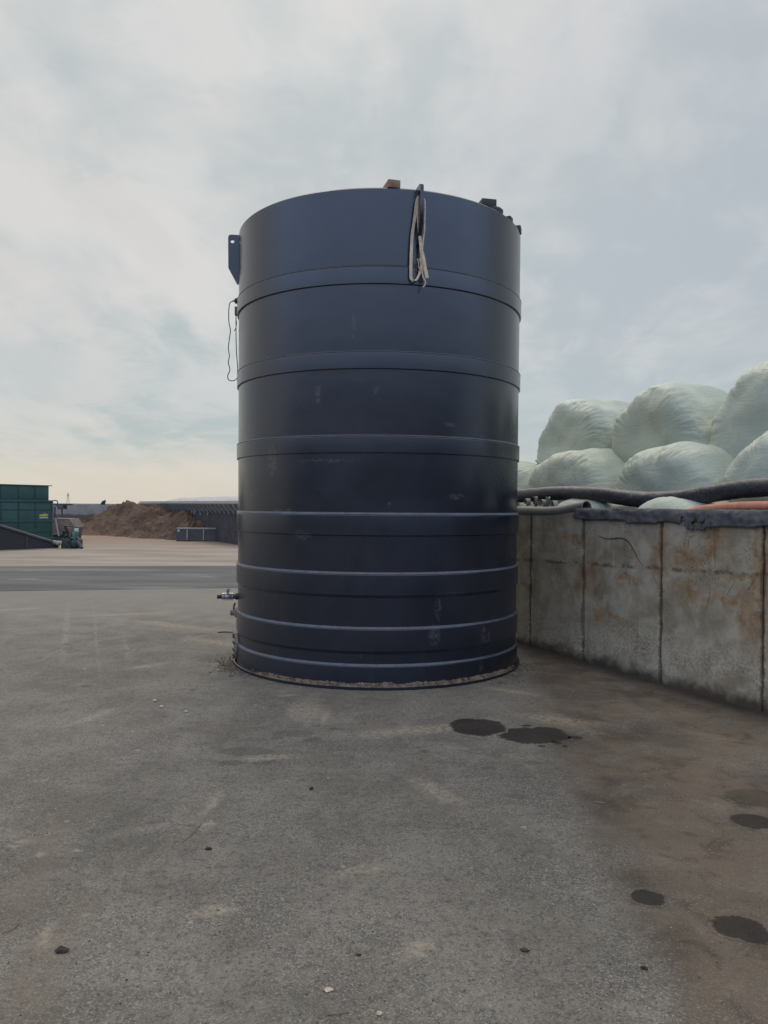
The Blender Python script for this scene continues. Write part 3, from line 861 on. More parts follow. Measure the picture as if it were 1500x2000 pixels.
# mud-caked bolted flange low on the left
phi = radians(-77)
ex = Vector((sin(phi), -cos(phi), 0)); b0 = tp(phi, R0 + 0.012, 0.165)
q = MB(); q.lathe([(0, -0.01), (0.135, -0.01), (0.135, 0.018), (0.128, 0.022), (0.10, 0.022), (0.095, 0.03), (0, 0.034)], 40, b0, ex)
fo = q.build('access_flange', M_MUDSTEEL, tank)
for i in range(10):
    a = 2 * pi * i / 10 + 0.2
    c = b0 + (ex.cross(UP) * cos(a) + UP * sin(a)) * 0.115
    MB().lathe([(0, 0.02), (0.012, 0.02), (0.012, 0.034), (0.006, 0.035), (0.006, 0.044), (0, 0.044)], 6, c, ex).build('bolt', M_BLACK, fo)

# level sensor gland and its hanging cable, high on the left
phi = radians(-86)
ex = Vector((sin(phi), -cos(phi), 0))
gY = tp(phi, R0, 0).y
g0 = at(466, 588, gY); g0 = tp(phi, RR(g0.z), g0.z)
q = MB(); q.lathe([(0, -0.01), (0.036, -0.01), (0.036, 0.030), (0.028, 0.032), (0.030, 0.042), (0.022, 0.052), (0.008, 0.058), (0.008, 0.075), (0, 0.075)], 16, g0, ex)
go = q.build('cable_gland', M_BLACK, tank)
g1 = at(464, 608, gY); g1 = tp(phi, RR(g1.z), g1.z)
q = MB(); q.box(g1 + ex * 0.026, (0.05, 0.05, 0.09), Matrix.Rotation(phi + pi / 2, 3, 'Z'), 0.006)
q.lathe([(0.018, -0.043), (0.008, -0.075), (0.0, -0.076)], 10, g1 + ex * 0.012)
q.build('junction_box', M_PIPE, tank)
path = [(455, 588), (449, 592), (447, 605), (447, 628), (450, 645), (448, 662), (446, 680), (448, 695), (446, 708), (449, 722), (445, 733), (446, 741), (453, 744), (461, 741), (464, 733), (464, 715), (462, 690), (461, 660), (461, 625), (461, 617)]
pts = [at(x, y, gY - 0.01 - 0.02 * sin(i)) for i, (x, y) in enumerate(path)]
MB().tube(spline(pts, 6), 0.0048, 7).build('cable', M_BLACK, go)
MB().tube(spline([at(461, 622, gY - .02), at(462, 632, gY - .02), at(460, 642, gY - .02), at(457, 647, gY - .02)], 5), 0.004, 6).build('cable_tail', M_BLACK, go)

# soil crust along the tank's foot and clods at its left
def crust():
    mb = MB()
    n, k = 420, 7
    V, F = [], []
    a0, a1 = radians(-52), radians(66)
    for i in range(n + 1):
        a = a0 + (a1 - a0) * i / n
        env = min(1, (i / n) * 14, (1 - i / n) * 9)
        h = max(0.004, (0.036 + 0.020 * fbm((a * 9, 1, 0), 3) + 0.016 * fbm((a * 60, 4, 0), 3)) * env)
        wd = (0.036 + 0.010 * fbm((a * 20, 8, 0), 3))
        for j in range(k):
            t = j / (k - 1)
            z = 0.027 + h * (1 - t) ** 0.8
            r = R0 + 0.010 + wd * t + 0.006 * fbm((a * 80, t * 5, 2), 3)
            if j == 0: r = R0 + 0.005
            V.append(tp(a, r, z))
    for i in range(n):
        for j in range(k - 1):
            F.append((i * k + j, (i + 1) * k + j, (i + 1) * k + j + 1, i * k + j + 1))
    mb.add(V, F)
    rg = random.Random(5)
    def clod(c, s):
        bm = bmesh.new(); bmesh.ops.create_icosphere(bm, subdivisions=1, radius=1)
        off = rg.random() * 50
        mb.add([Vector(c) + Vector((v.co.x * s * 1.3, v.co.y * s * 1.2, v.co.z * s * 0.8)) * (1 + 0.55 * mnoise.noise(v.co * 1.2 + Vector((off, 0, 0)))) for v in bm.verts], [[v.index for v in f.verts] for f in bm.faces])
        bm.free()
    for _ in range(300):
        a = rg.uniform(a0, a1)
        clod(tp(a, R0 + 0.01 + rg.random() * 0.03, 0.035 + rg.random() * 0.02), rg.uniform(0.003, 0.009))
    for _ in range(420):
        a = radians(rg.gauss(-68, 9)); rr = R0 + 0.05 + abs(rg.gauss(0, 0.09))
        clod(tp(a, rr, 0.003), rg.uniform(0.002, 0.010))
    for _ in range(160):
        a = radians(rg.uniform(40, 80)); rr = R0 + 0.05 + abs(rg.gauss(0, 0.12))
        clod(tp(a, rr, 0.003), rg.uniform(0.002, 0.008))
    o = mb.build('soil', M_DIRT, origin=(TC.x, TC.y - R0, 0), smooth=60)
    tag(o, 'brown soil crumbs gathered along the foot of the black tank', 'soil', kind='stuff')
crust()

# block on the roof rim
c = tp(radians(4.6), RR(4.3) - 0.10, 0)
bl = MB()
bl.box((c.x - 0.0, c.y + 0.0, TOP + 0.039), (0.11, 0.18, 0.07), Matrix.Rotation(radians(16), 3, 'Z'), 0.006)
o = bl.build('wooden_block', M_WOOD, origin=(c.x, c.y, TOP + 0.004))
tag(o, 'small orange brown block lying on the top rim of the tank', 'block')

# webbing sling hanging from the front lug
lp = tp(radians(13.6), RR(4) + 0.068, TOP - 0.056)
sl = thing('lifting_sling', tp(radians(13.6), RR(4) + 0.07, 3.7), 'faded beige webbing sling hanging from the lug on the tank front', 'sling')
fy = lp.y + 0.015
def strand(ptsx, wid, wd=(1, 0.15, 0), name='strand', dy=0.0):
    P = [at(x, y, fy + dy - 0.012 * max(0, min(1, (y - 470) / 50))) for x, y in ptsx]
    MB().ribbon(spline(P, 6), wid, wd, 0.004).build(name, M_SLING, sl)
strand([(821, 384), (816, 388), (813, 400), (810, 425), (805, 460), (803, 500), (802.5, 530), (803, 543), (808, 548), (814, 545), (819, 535), (823, 522), (824, 505), (822, 480), (818, 440), (815.5, 410), (814.5, 392), (819, 383)],
       lambda t: 0.026 if 0.05 < t < 0.43 or t > 0.6 else 0.020, lambda t: Vector((1, 0.3 * sin(t * 9), 0.15)))
strand([(822, 384), (829, 390), (830, 402), (829.5, 430), (829, 450), (826.5, 472), (825, 490), (826, 512), (828, 530)], lambda t: 0.014, (0.7, 0.7, 0), dy=-0.004)
strand([(824, 490), (827, 502), (830, 520), (833, 536), (834.5, 543)], lambda t: 0.024 + 0.008 * t, (1, 0.2, 0.1), dy=-0.012)
P = [at(x, y, fy - 0.02) for x, y in ((820, 505), (822, 515), (824, 528), (827, 542), (830, 548), (831, 554), (828, 559), (826, 561))]
MB().tube(spline(P, 5), 0.006, 7).build('frayed_end', M_SLING, sl)
P = [at(x, y, fy - 0.02) for x, y in ((822, 530), (818, 522), (817, 512), (815, 505))]
MB().tube(spline(P, 5), 0.0035, 6).build('thread', M_SLING, sl)

# ------------------------------------------------------------------ precast wall
PW = 1.045
JO = [-3.15, -2.10, -1.05, 0.0, 1.07, 2.145, 3.06, 4.10, 5.14, 6.18]
plab = {3: 'rust streaked concrete wall panel below the torn fabric and the orange hose',
        4: 'grey concrete wall panel with the thin dark curved wire on its face',
        5: 'dull concrete wall panel below the lifted end of the grey pipe',
        6: 'narrow strip of concrete wall panel showing right beside the black tank',
        2: 'concrete wall panel cut off by the right edge of the photo'}
PTOP = 1.55
for i in range(len(JO) - 1):
    if i < 1:
        continue
    u0, u1 = JO[i] + 0.006, JO[i + 1] - 0.006
    n, k = 90, 90
    V, F, UVs = [], [], []
    off = 0.006 * mnoise.noise((i * 3.7, 0, 0))
    for a in range(n + 1):
        for b_ in range(k + 1):
            u = u0 + (u1 - u0) * a / n
            z = PTOP * b_ / k
            e = min(u - u0, u1 - u)
            d = off + 0.003 * fbm((u * 3, z * 3, i * 5.0), 3)
            chip = max(0.0, fbm((round(u, 0) * 7.3, z * 5.5, i * 1.0), 4) + 0.15)
            lim = 0.010 + 0.030 * chip
            if e < lim:
                d += (0.004 + 0.022 * chip) * (1 - e / lim) ** 1.5
            V.append(wp(u, d, z)); UVs.append((e, z))
    m_ = k + 1
    for a in range(n):
        for b_ in range(k):
            F.append((a * m_ + b_, a * m_ + b_ + 1, (a + 1) * m_ + b_ + 1, (a + 1) * m_ + b_))
    mb = MB(); mb.add(V, F, UVs)
    bk = []
    for u, d, z in ((u0, 0.12, 0), (u1, 0.12, 0), (u1, 0.12, PTOP), (u0, 0.12, PTOP)):
        bk.append(wp(u, d, z))
    kk = len(mb.V)
    mb.add(bk, [(0, 1, 2, 3)], [(0.3, 0), (0.3, 0), (0.3, 1.5), (0.3, 1.5)])
    # close the rim between the face and the back
    bot = [a * m_ for a in range(n + 1)]; topv = [a * m_ + k for a in range(n + 1)]
    lft = [b_ for b_ in range(k + 1)]; rgt = [n * m_ + b_ for b_ in range(k + 1)]
    mb.F.append(tuple(topv[::1] + [kk + 2, kk + 3]))
    mb.F.append(tuple(lft + [kk + 3, kk + 0]))
    mb.F.append(tuple(rgt + [kk + 2, kk + 1]))
    mb.F.append(tuple(bot + [kk + 1, kk + 0]))
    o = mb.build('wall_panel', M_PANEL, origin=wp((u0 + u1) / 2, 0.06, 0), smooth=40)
    tag(o, plab.get(i, 'concrete wall panel in the unseen stretch of the silage wall'), 'wall panel', 'precast concrete wall panels')
    if i > 1:
        j = MB(); j.box(wp(JO[i], 0.075, 0.77), (0.05, 0.03, 1.54), Matrix((WN, WT, UP)).transposed())
        # packing in the joint: two slivers glued to this panel's edge
        jo = j.build('joint_filler', M_DARKJOINT, o)

M_TWIGDARK = simple('dark_wire', (0.045, 0.038, 0.032), 0.8, 0.3, 20)
# thin wire on the third panel
a = [(1170, 1046), (1178, 1050), (1190, 1052.5), (1205, 1051), (1215, 1051), (1225, 1055), (1234, 1066), (1242, 1081), (1248, 1094), (1257, 1104)]
P = [wp(*((lambda q: (q[0], -0.006, q[1]))(wuz(x, y)))) for x, y in a]
o = MB().tube(spline(P, 6), lambda t: 0.0028 * (0.5 + 1.2 * sin(pi * min(0.95, t + 0.05))), 6).build('wire', M_TWIGDARK)
tag(o, 'thin dark wire curving across the face of a concrete panel', 'wire')

# grey edge pipe clipped over the wall top on the left
P = [(5.8, 0.05, 1.545), (4.4, 0.05, 1.545), (3.5, 0.05, 1.545), (2.85, 0.05, 1.54), (2.55, 0.05, 1.555), (2.32, 0.05, 1.585), (2.16, 0.05, 1.605)]
pth = spline([wp(*q) for q in P], 8)
mb = MB()
nn = len(pth); V, F = [], []
ns = 20
for i in range(nn):
    T = (pth[min(i + 1, nn - 1)] - pth[max(0, i - 1)]).normalized()
    side = T.cross(UP).normalized(); upv = side.cross(T)
    r = 0.064
    for rr in (r, r - 0.009):
        for j in range(ns + 1):
            a = radians(-62 + 304 * j / ns)
            V.append(pth[i] + (side * cos(a) + upv * sin(a)) * rr)
m_ = (ns + 1) * 2
for i in range(nn - 1):
    for j in range(ns):
        F.append((i * m_ + j, i * m_ + j + 1, (i + 1) * m_ + j + 1, (i + 1) * m_ + j))
        q = ns + 1
        F.append((i * m_ + q + j, (i + 1) * m_ + q + j, (i + 1) * m_ + q + j + 1, i * m_ + q + j + 1))
    for j in (0, ns):
        F.append((i * m_ + j, (i + 1) * m_ + j, (i + 1) * m_ + ns + 1 + j, i * m_ + ns + 1 + j))
for i in (0, nn - 1):
    for j in range(ns):
        F.append((i * m_ + j, i * m_ + ns + 1 + j, i * m_ + ns + 2 + j, i * m_ + j + 1))
mb.add(V, F)
tag(mb.build('split_pipe', M_PIPE), 'smooth grey split pipe clipped over the wall top beside the tank', 'pipe')

# felt draped over the rest of the wall top
def cloth():
    u0, u1, n, k = -2.3, 2.27, 330, 26
    V, F = [], []
    for i in range(n + 1):
        u = u0 + (u1 - u0) * i / n
        hang = 0.085 + 0.035 * fbm((u * 1.7, 0.3, 0), 3) + 0.012 * fbm((u * 11, 3, 0), 3)
        torn = math.exp(-((u - 0.66) / 0.20) ** 2)
        hang += torn * (0.06 + 0.045 * mnoise.noise((u * 24, 7, 0)))
        if u > 1.5: hang *= 0.78
        for j in range(k + 1):
            t = j / k
            s_ = t * (0.26 + hang)
            # path: from inside (d=.2) over the top (z=PTOP) to the front, down
            if s_ < 0.20:
                d, z = 0.20 - s_, PTOP + 0.035 - 0.25 * max(0, 0.1 - s_) ** 1.0 * 0.4
            elif s_ < 0.26:
                a = (s_ - 0.20) / 0.06 * pi / 2
                d, z = -0.034 * sin(a), PTOP + 0.035 - 0.034 * (1 - cos(a))
            else:
                d, z = -0.034, PTOP - (s_ - 0.26)
            w_ = fbm((u * 4.5, s_ * 9, 5), 4) * 0.014 + 0.010 * fbm((u * 16, s_ * 22, 1), 3)
            f_ = min(1, t * 3)
            d -= max(-0.012, w_ * f_) + 0.01 * torn * mnoise.noise((u * 30, s_ * 30, 0))
            z += 0.6 * w_ * (1 if s_ < 0.24 else 0.2)
            V.append(wp(u, d, z))
    for i in range(n):
        u = u0 + (u1 - u0) * (i + .5) / n
        torn = math.exp(-((u - 0.66) / 0.17) ** 2)
        for j in range(k):
            t = j / k
            if t > 0.74 and torn > 0.35 and mnoise.noise((u * 17, t * 11, 4)) > 0.18:
                continue
            F.append((i * (k + 1) + j, i * (k + 1) + j + 1, (i + 1) * (k + 1) + j + 1, (i + 1) * (k + 1) + j))
    o = MB().add(V, F).build('felt_cover', M_CLOTH, smooth=180)
    md = o.modifiers.new('thick', 'SOLIDIFY'); md.thickness = 0.007; md.offset = 0
    tag(o, 'torn dark grey felt draped along the top of the concrete wall', 'fabric cover')
cloth()

# ------------------------------------------------------------------ wrapped bales
def bale(u, d, ztop, W, H, L, label, seed, yaw=0.0, e=0.52, lump=0.05, pleat=1.0, name='wrapped_bale'):
    ca = Matrix.Rotation(yaw, 3, 'Z')
    A, T = ca @ WN, ca @ WT
    c = wp(u, d, ztop - H)
    nu, nv = 200, 130
    V, UVs, F = [], [], []
    so = Vector((seed * 13.1, seed * 7.7, seed * 3.3))
    def pw(x, p):
        return math.copysign(abs(x) ** p, x)
    for i in range(nv + 1):
        eta = -pi / 2 + pi * i / nv
        a0 = pw(sin(eta), e); r0 = abs(cos(eta)) ** (e * 0.95)
        for j in range(nu + 1):
            th = 2 * pi * (j % nu) / nu
            q = Vector((a0, r0 * pw(cos(th), 0.92), r0 * pw(sin(th), 0.92)))
            nrm = q.normalized()
            k = 1 + lump * 2.2 * mnoise.noise(q * 1.2 + so) + lump * 0.8 * mnoise.noise(q * 2.9 + so)
            # pleats gathered round the shoulder between end and side
            sh = math.exp(-((abs(a0) - 0.80) / 0.22) ** 2)
            an = Vector((cos(th) * 3.2, sin(th) * 3.2, a0 * 1.1))
            pl = 1 - abs(mnoise.noise(an * 3.3 + so)) * 2
            pl2 = 1 - abs(mnoise.noise(an * 8.0 + so * 2)) * 2
            mod = 0.25 + 0.75 * max(0, min(1, 0.6 + 1.3 * mnoise.noise(an * 0.55 + so)))
            rr_ = max(0.0, min(1.0, (r0 - 0.50) / 0.30)); rr_ = rr_ * rr_ * (3 - 2 * rr_)
            k += pleat * rr_ * sh * mod * (0.024 * pl + 0.010 * pl2)
            # long stretch folds across the end, radiating from one point
            if a0 < 0:
                cy, cz = q.y + 0.55, q.z + 0.35
                aa = atan2(cz, cy)
                fold = 1 - abs(mnoise.noise(Vector((aa * 4.5, seed * 2.0, r0 * 0.8)))) * 2.2
                k += 0.0055 * fold * (1 - sh) * min(1, max(0, r0 - 0.15) * 2)
            # soft sag: wider towards the bottom
            wz = 1 + 0.07 * (0.2 - q.z)
            p = A * (q.x * L * k) + T * (q.y * W * k * wz) + UP * (q.z * H * (k if q.z > 0 else 1))
            V.append(c + p)
            UVs.append((j / nu * 4, a0))
    m_ = nu + 1
    for i in range(nv):
        for j in range(nu):
            F.append((i * m_ + j, i * m_ + j + 1, (i + 1) * m_ + j + 1, (i + 1) * m_ + j))
    mb = MB().add(V, F, UVs)
    o = mb.build(name, M_BALE, origin=(c.x, c.y, ztop - 2 * H), smooth=180)
    tag(o, label, 'silage bale', 'pale green wrapped silage bales')
    # weld the seam so that it shades smoothly
    bm = bmesh.new(); bm.from_mesh(o.data)
    bmesh.ops.remove_doubles(bm, verts=bm.verts, dist=1e-5)
    bm.to_mesh(o.data); bm.free()
    return o

# upper row, middle row, bottom row
b1 = bale(4.30, 1.95, 3.09, 0.72, 0.68, 0.58, 'top row wrapped bale nearest the black tank', 1, 0.05)
b2 = bale(2.68, 1.95, 3.07, 0.76, 0.70, 0.60, 'top row wrapped bale in the middle with a creased right shoulder', 2, -0.05)
b3 = bale(1.10, 1.95, 3.17, 0.78, 0.72, 0.60, 'biggest looking top row bale cut by the right photo edge', 3, 0.0)
b4 = bale(5.10, 1.35, 2.27, 0.72, 0.62, 0.60, 'middle row bale half hidden behind the black tank', 4, 0.1)
b5 = bale(3.60, 1.35, 2.36, 0.72, 0.62, 0.58, 'small looking middle row bale second from the tank', 5, 0.0)
b6 = bale(2.00, 1.35, 2.30, 0.80, 0.62, 0.62, 'wide middle row bale resting over the drooping black hose', 6, 0.0)
b7 = bale(0.56, 1.35, 2.36, 0.72, 0.66, 0.60, 'middle row bale at the right photo edge above the thick hose', 7, 0.05)
bale(2.72, 0.74, 1.735, 0.78, 0.80, 0.55, 'low bale peeping out over the wall behind the split pipe end', 8, 0.0, lump=0.018, pleat=0.3)
bale(1.34, 0.74, 1.735, 0.80, 0.80, 0.56, 'low bale bulging over the wall beside the orange hose', 9, 0.0, lump=0.018, pleat=0.3)
bale(-0.10, 0.78, 1.66, 0.66, 0.78, 0.55, 'low bale barely showing at the right edge above the orange hose', 10, 0.0, lump=0.018, pleat=0.3)
bale(4.42, 0.70, 1.75, 0.70, 0.80, 0.55, 'low pale bale end beside the tank under the black hose', 11, 0.0, lump=0.018, pleat=0.3)

# knotted film tail between the first two bales
kt = MB()
k0 = wp(*((lambda q: (q[0], 1.05, q[1]))(wuz(1062, 912, 1.05))))
for i in range(5):
    a = at(1046 + i * 2, 899 + i, k0.y) ; b_ = at(1066 - i * 1.2, 918 - i * 1.5, k0.y)
    kt.tube(spline([a, (a + b_) / 2 + Vector((0, -0.02, -0.02 * (i % 2))), b_], 4), 0.012, 7)
tag(kt.build('film_twist', M_BALE), 'twisted tail of wrap film between two bales near the tank', 'plastic film')

# dark sheet lying over the low bales, under the hose
V, F = [], []
n, k = 120, 14
for i in range(n + 1):
    u = -1.6 + 7.2 * i / n
    for j in range(k + 1):
        t = j / k
        d = 0.22 + 0.62 * t
        z = 1.50 + 0.17 * t ** 0.8 + 0.03 * fbm((u * 2, d * 4, 2), 3)
        V.append(wp(u, d, z))
for i in range(n):
    for j in range(k):
        F.append((i * (k + 1) + j, i * (k + 1) + j + 1, (i + 1) * (k + 1) + j + 1, (i + 1) * (k + 1) + j))
o = MB().add(V, F).build('silage_sheet', M_SHEET, smooth=180)
md = o.modifiers.new('thick', 'SOLIDIFY'); md.thickness = 0.006
tag(o, 'dark crumpled silage sheet under the black hose behind the wall', 'plastic sheet')

# thick black wrapped hose
hp = [(5.2, 1.70), (4.11, 1.735), (3.28, 1.765), (2.75, 1.755), (2.31, 1.735), (1.95, 1.695), (1.6, 1.68), (1.24, 1.70), (0.77, 1.755), (0.40, 1.785), (-0.4, 1.80), (-1.6, 1.80)]
P = spline([wp(u, 0.46, z) for u, z in hp], 26)
mb = MB()
n_ = len(P); V, F = [], []
ns = 28
for i in range(n_):
    T = (P[min(i + 1, n_ - 1)] - P[max(0, i - 1)]).normalized()
    sd_ = T.cross(UP).normalized(); uv_ = sd_.cross(T)
    for j in range(ns):
        a = 2 * pi * j / ns
        r = 0.082 + 0.004 * fbm((i * 0.12, a * 1.0, 0), 3) + 0.0035 * (1 - 2 * abs(mnoise.noise((i * 0.35 + 2.2 * sin(a), cos(a) * 1.2, 4))))
        V.append(P[i] + (sd_ * cos(a) + uv_ * sin(a)) * r)
for i in range(n_ - 1):
    for j in range(ns):
        F.append((i * ns + j, i * ns + (j + 1) % ns, (i + 1) * ns + (j + 1) % ns, (i + 1) * ns + j))
F.append(tuple(range(ns))[::-1]); F.append(tuple(range((n_ - 1) * ns, n_ * ns)))
tag(mb.add(V, F).build('slurry_hose', M_HOSE, smooth=180), 'thick black hose snaking along the bales above the wall', 'hose')

# orange ribbed hose
P = spline([wp(u, d, z) for u, d, z in ((1.05, 0.20, 1.53), (0.83, 0.25, 1.585), (0.5, 0.28, 1.615), (0.2, 0.28, 1.622), (-0.3, 0.28, 1.625), (-1.2, 0.28, 1.62))], 80)
n_ = len(P); V, F = [], []
acc = 0.0; ns = 20
for i in range(n_):
    T = (P[min(i + 1, n_ - 1)] - P[max(0, i - 1)]).normalized()
    if i: acc += (P[i] - P[i - 1]).length
    sd_ = T.cross(UP).normalized(); uv_ = sd_.cross(T)
    r = 0.040 + 0.0035 * sin(acc * 2 * pi / 0.020)
    for j in range(ns):
        a = 2 * pi * j / ns
        V.append(P[i] + (sd_ * cos(a) + uv_ * sin(a)) * r)
for i in range(n_ - 1):
    for j in range(ns):
        F.append((i * ns + j, i * ns + (j + 1) % ns, (i + 1) * ns + (j + 1) % ns, (i + 1) * ns + j))
F.append(tuple(range(ns))[::-1]); F.append(tuple(range((n_ - 1) * ns, n_ * ns)))
tag(MB().add(V, F).build('ribbed_hose', M_ORANGE, smooth=180), 'orange ribbed hose lying along the wall top at the right', 'hose')

# bundle of grey straps behind the pipe
sb = thing('strap_bundle', wp(3.2, 0.28, 1.6), 'loose bundle of grey straps behind the split pipe near the tank', 'straps')
for i, (x, y, r, ang) in enumerate(((1030, 986, 0.045, 0.2), (1044, 986, 0.062, 0.6), (1057, 989, 0.05, -0.3), (1066, 987, 0.058, 0.9), (1077, 991, 0.045, 0.1))):
    uu, zz = wuz(x, y, 0.26)
    P = []
    for k in range(15):
        a = -0.4 + 4.6 * k / 14
        P.append(wp(uu + r * 0.9 * cos(a) * cos(ang), 0.26 + 0.04 * sin(ang) * cos(a) + 0.01 * i, zz + 0.03 + r * sin(a)))
    MB().ribbon(P, 0.06, WN + WT * 0.5 * (i % 2), 0.005).build('strap', M_STRAP if i % 2 == 0 else M_PIPE, sb)

# ------------------------------------------------------------------ wet stains on the yard
def blob(lobes, n=220, amp=0.12, seed=0):
    """outline of a union of ellipses, wobbled"""
    cx = sum(l[0] for l in lobes) / len(lobes); cy = sum(l[1] for l in lobes) / len(lobes)
    out = []
    for i in range(n):
        a = 2 * pi * i / n
        best = 0
        for (x, y, rx, ry) in lobes:
            # farthest hit along the ray
            dx_, dy_ = cos(a), sin(a)
            ox, oy = cx - x, cy - y
            A_ = (dx_ / rx) ** 2 + (dy_ / ry) ** 2
            B_ = 2 * (ox * dx_ / rx ** 2 + oy * dy_ / ry ** 2)
            C_ = (ox / rx) ** 2 + (oy / ry) ** 2 - 1
            dd = B_ * B_ - 4 * A_ * C_
            if dd > 0:
                best = max(best, (-B_ + sqrt(dd)) / (2 * A_))
        r = best * (1 + amp * 0.6 * mnoise.noise((cos(a) * 1.6 + seed, sin(a) * 1.6, 0)) + amp * 0.35 * mnoise.noise((cos(a) * 7 + seed, sin(a) * 7, 1)) + amp * 0.22 * mnoise.noise((cos(a) * 22 + seed, sin(a) * 22, 2)))
        out.append((cx + r * cos(a), cy + r * sin(a)))
    return out, (cx, cy)

def stain(lobes_px, label, seed, extra=(), wet=1.0, z=0.004):
    mb = MB()
    for k, lob in enumerate([lobes_px] + [[e] for e in extra]):
        L = []
        for (x, y, hw, hh) in lob:
            g = grd(x, y)
            rx = hw * 1.22 / 1500 * g.y
            ry = abs(grd(x, y - hh * 1.22).y - grd(x, y + hh * 1.22).y) / 2
            L.append((g.x, g.y, rx, ry))
        out, c = blob(L, 200 if k == 0 else 60, 0.20, seed + k * 3.1)
        n = len(out); rings = 8
        V, UV, F = [(c[0], c[1], z)], [(0, wet)], []
        for q in range(1, rings + 1):
            t = q / rings
            for x, y in out:
                V.append((c[0] + (x - c[0]) * t, c[1] + (y - c[1]) * t, z if q < rings else 0.001)); UV.append((t, wet))
        F = [(0, 1 + i, 1 + (i + 1) % n) for i in range(n)]
        for q in range(rings - 1):
            a0 = 1 + q * n
            F += [(a0 + i, a0 + n + i, a0 + n + (i + 1) % n, a0 + (i + 1) % n) for i in range(n)]
        mb.add(V, F, UV)
    o = mb.build('wet_stain', M_WET, smooth=0)
    tag(o, label, 'wet stain', 'dark wet stains on the asphalt')

stain([(932, 1421, 52, 16)], 'left one of the two joined wet patches in front of the tank', 1.0, z=0.0065)
stain([(1030, 1438, 55, 15), (1072, 1434, 38, 13)], 'right one of the two joined wet patches with small drips beside it', 2.3,
      ((1123, 1441.5, 13, 3), (1087, 1451, 9, 3), (1058, 1458, 7, 1.5), (1103, 1458, 5, 1.5), (1028, 1418, 9, 1.5)))
stain([(1265, 1755, 30, 15)], 'small oval dark stain on brown asphalt in the right foreground', 4.2)
stain([(1440, 1812, 48, 24), (1468, 1825, 32, 20)], 'largest dark oval stain at the lower right of the yard', 5.5)
stain([(1470, 1605, 40, 14)], 'dark stain touching the right edge well below the wall foot', 6.1)
stain([(1475, 1560, 52, 18)], 'faint brownish damp patch at the right edge just above a darker stain', 7.7, (), 0.5)

# ------------------------------------------------------------------ loose litter on the yard
def lump_obj(name, x, y, s, mat, label, cat, flat=0.6, stretch=1.4, seed=0, ang=0.0, group=None):
    g = grd(x, y)
    bm = bmesh.new(); bmesh.ops.create_icosphere(bm, subdivisions=3, radius=1)
    V = []
    R = Matrix.Rotation(ang, 3, 'Z')
    for v in bm.verts:
        k = 1 + 0.5 * fbm(v.co * 1.3 + Vector((seed * 9.0, 0, 0)), 3)
        q = R @ Vector((v.co.x * s * stretch, v.co.y * s, v.co.z * s * flat)) * k
        V.append(Vector((g.x, g.y, s * flat * 0.75)) + q)
    o = MB().add(V, [[v.index for v in f.verts] for f in bm.faces]).build(name, mat, origin=(g.x, g.y, 0), smooth=50)
    bm.free()
    return tag(o, label, cat, group)

M_CLOD = simple('dark_clod', (0.055, 0.042, 0.032), 0.95, 0.5, 40, 0, 0.8, 150, spec=0.2)
M_PALE = simple('pale_stone', (0.42, 0.37, 0.28), 0.85, 0.3, 40, 0, 0.4, 150)
M_TWIG = simple('dry_straw', (0.20, 0.155, 0.10), 0.9, 0.3, 40)
lump_obj('dirt_clod', 121, 1858, 0.016, M_CLOD, 'brown flattened clod in the lower left corner of the yard', 'clod', 0.5, 1.5, 1, 0, 'loose clods on the yard')
lump_obj('dirt_clod', 608, 1542, 0.009, M_CLOD, 'tiny curled dark clod on open asphalt below the tank', 'clod', 0.9, 1.3, 2, 0.5, 'loose clods on the yard')
lump_obj('dirt_clod', 408, 1659, 0.009, M_CLOD, 'small black clod just below the pale scuff and straw', 'clod', 0.6, 1.7, 3, 0.1, 'loose clods on the yard')
lump_obj('dirt_clod', 1258, 1892, 0.008, M_CLOD, 'small dark clod on the border of the brown stain', 'clod', 0.5, 1.6, 4, -0.6, 'loose clods on the yard')
lump_obj('dirt_clod', 1025, 1857, 0.010, M_CLOD, 'dark clod on grey asphalt left of the brown stain', 'clod', 0.4, 1.6, 5, -0.3, 'loose clods on the yard')
lump_obj('dirt_clod', 700, 1866, 0.006, M_CLOD, 'smallest black clod near the bottom middle', 'clod', 0.5, 1.6, 6, 0, 'loose clods on the yard')
lump_obj('stone', 302, 1370, 0.014, M_PALE, 'left pale stone of the few lying left of the tank', 'stone', 0.6, 1.3, 7, 0, 'pale stones on the yard')
lump_obj('stone', 316, 1381, 0.013, M_PALE, 'middle pale stone lying nearest the camera left of the tank', 'stone', 0.6, 1.2, 8, 0, 'pale stones on the yard')
lump_obj('stone', 363, 1391, 0.012, M_PALE, 'right pale stone of the few lying left of the tank', 'stone', 0.6, 1.4, 9, 0, 'pale stones on the yard')
lump_obj('stone', 642, 1935, 0.011, M_PALE, 'yellowish stone at the bottom near the frame middle', 'stone', 0.4, 1.3, 10, 0, 'pale stones on the yard')
lump_obj('stone', 741, 1981, 0.009, M_PALE, 'pale stone at the very bottom of the yard', 'stone', 0.5, 1.2, 11, 0.8, 'pale stones on the yard')

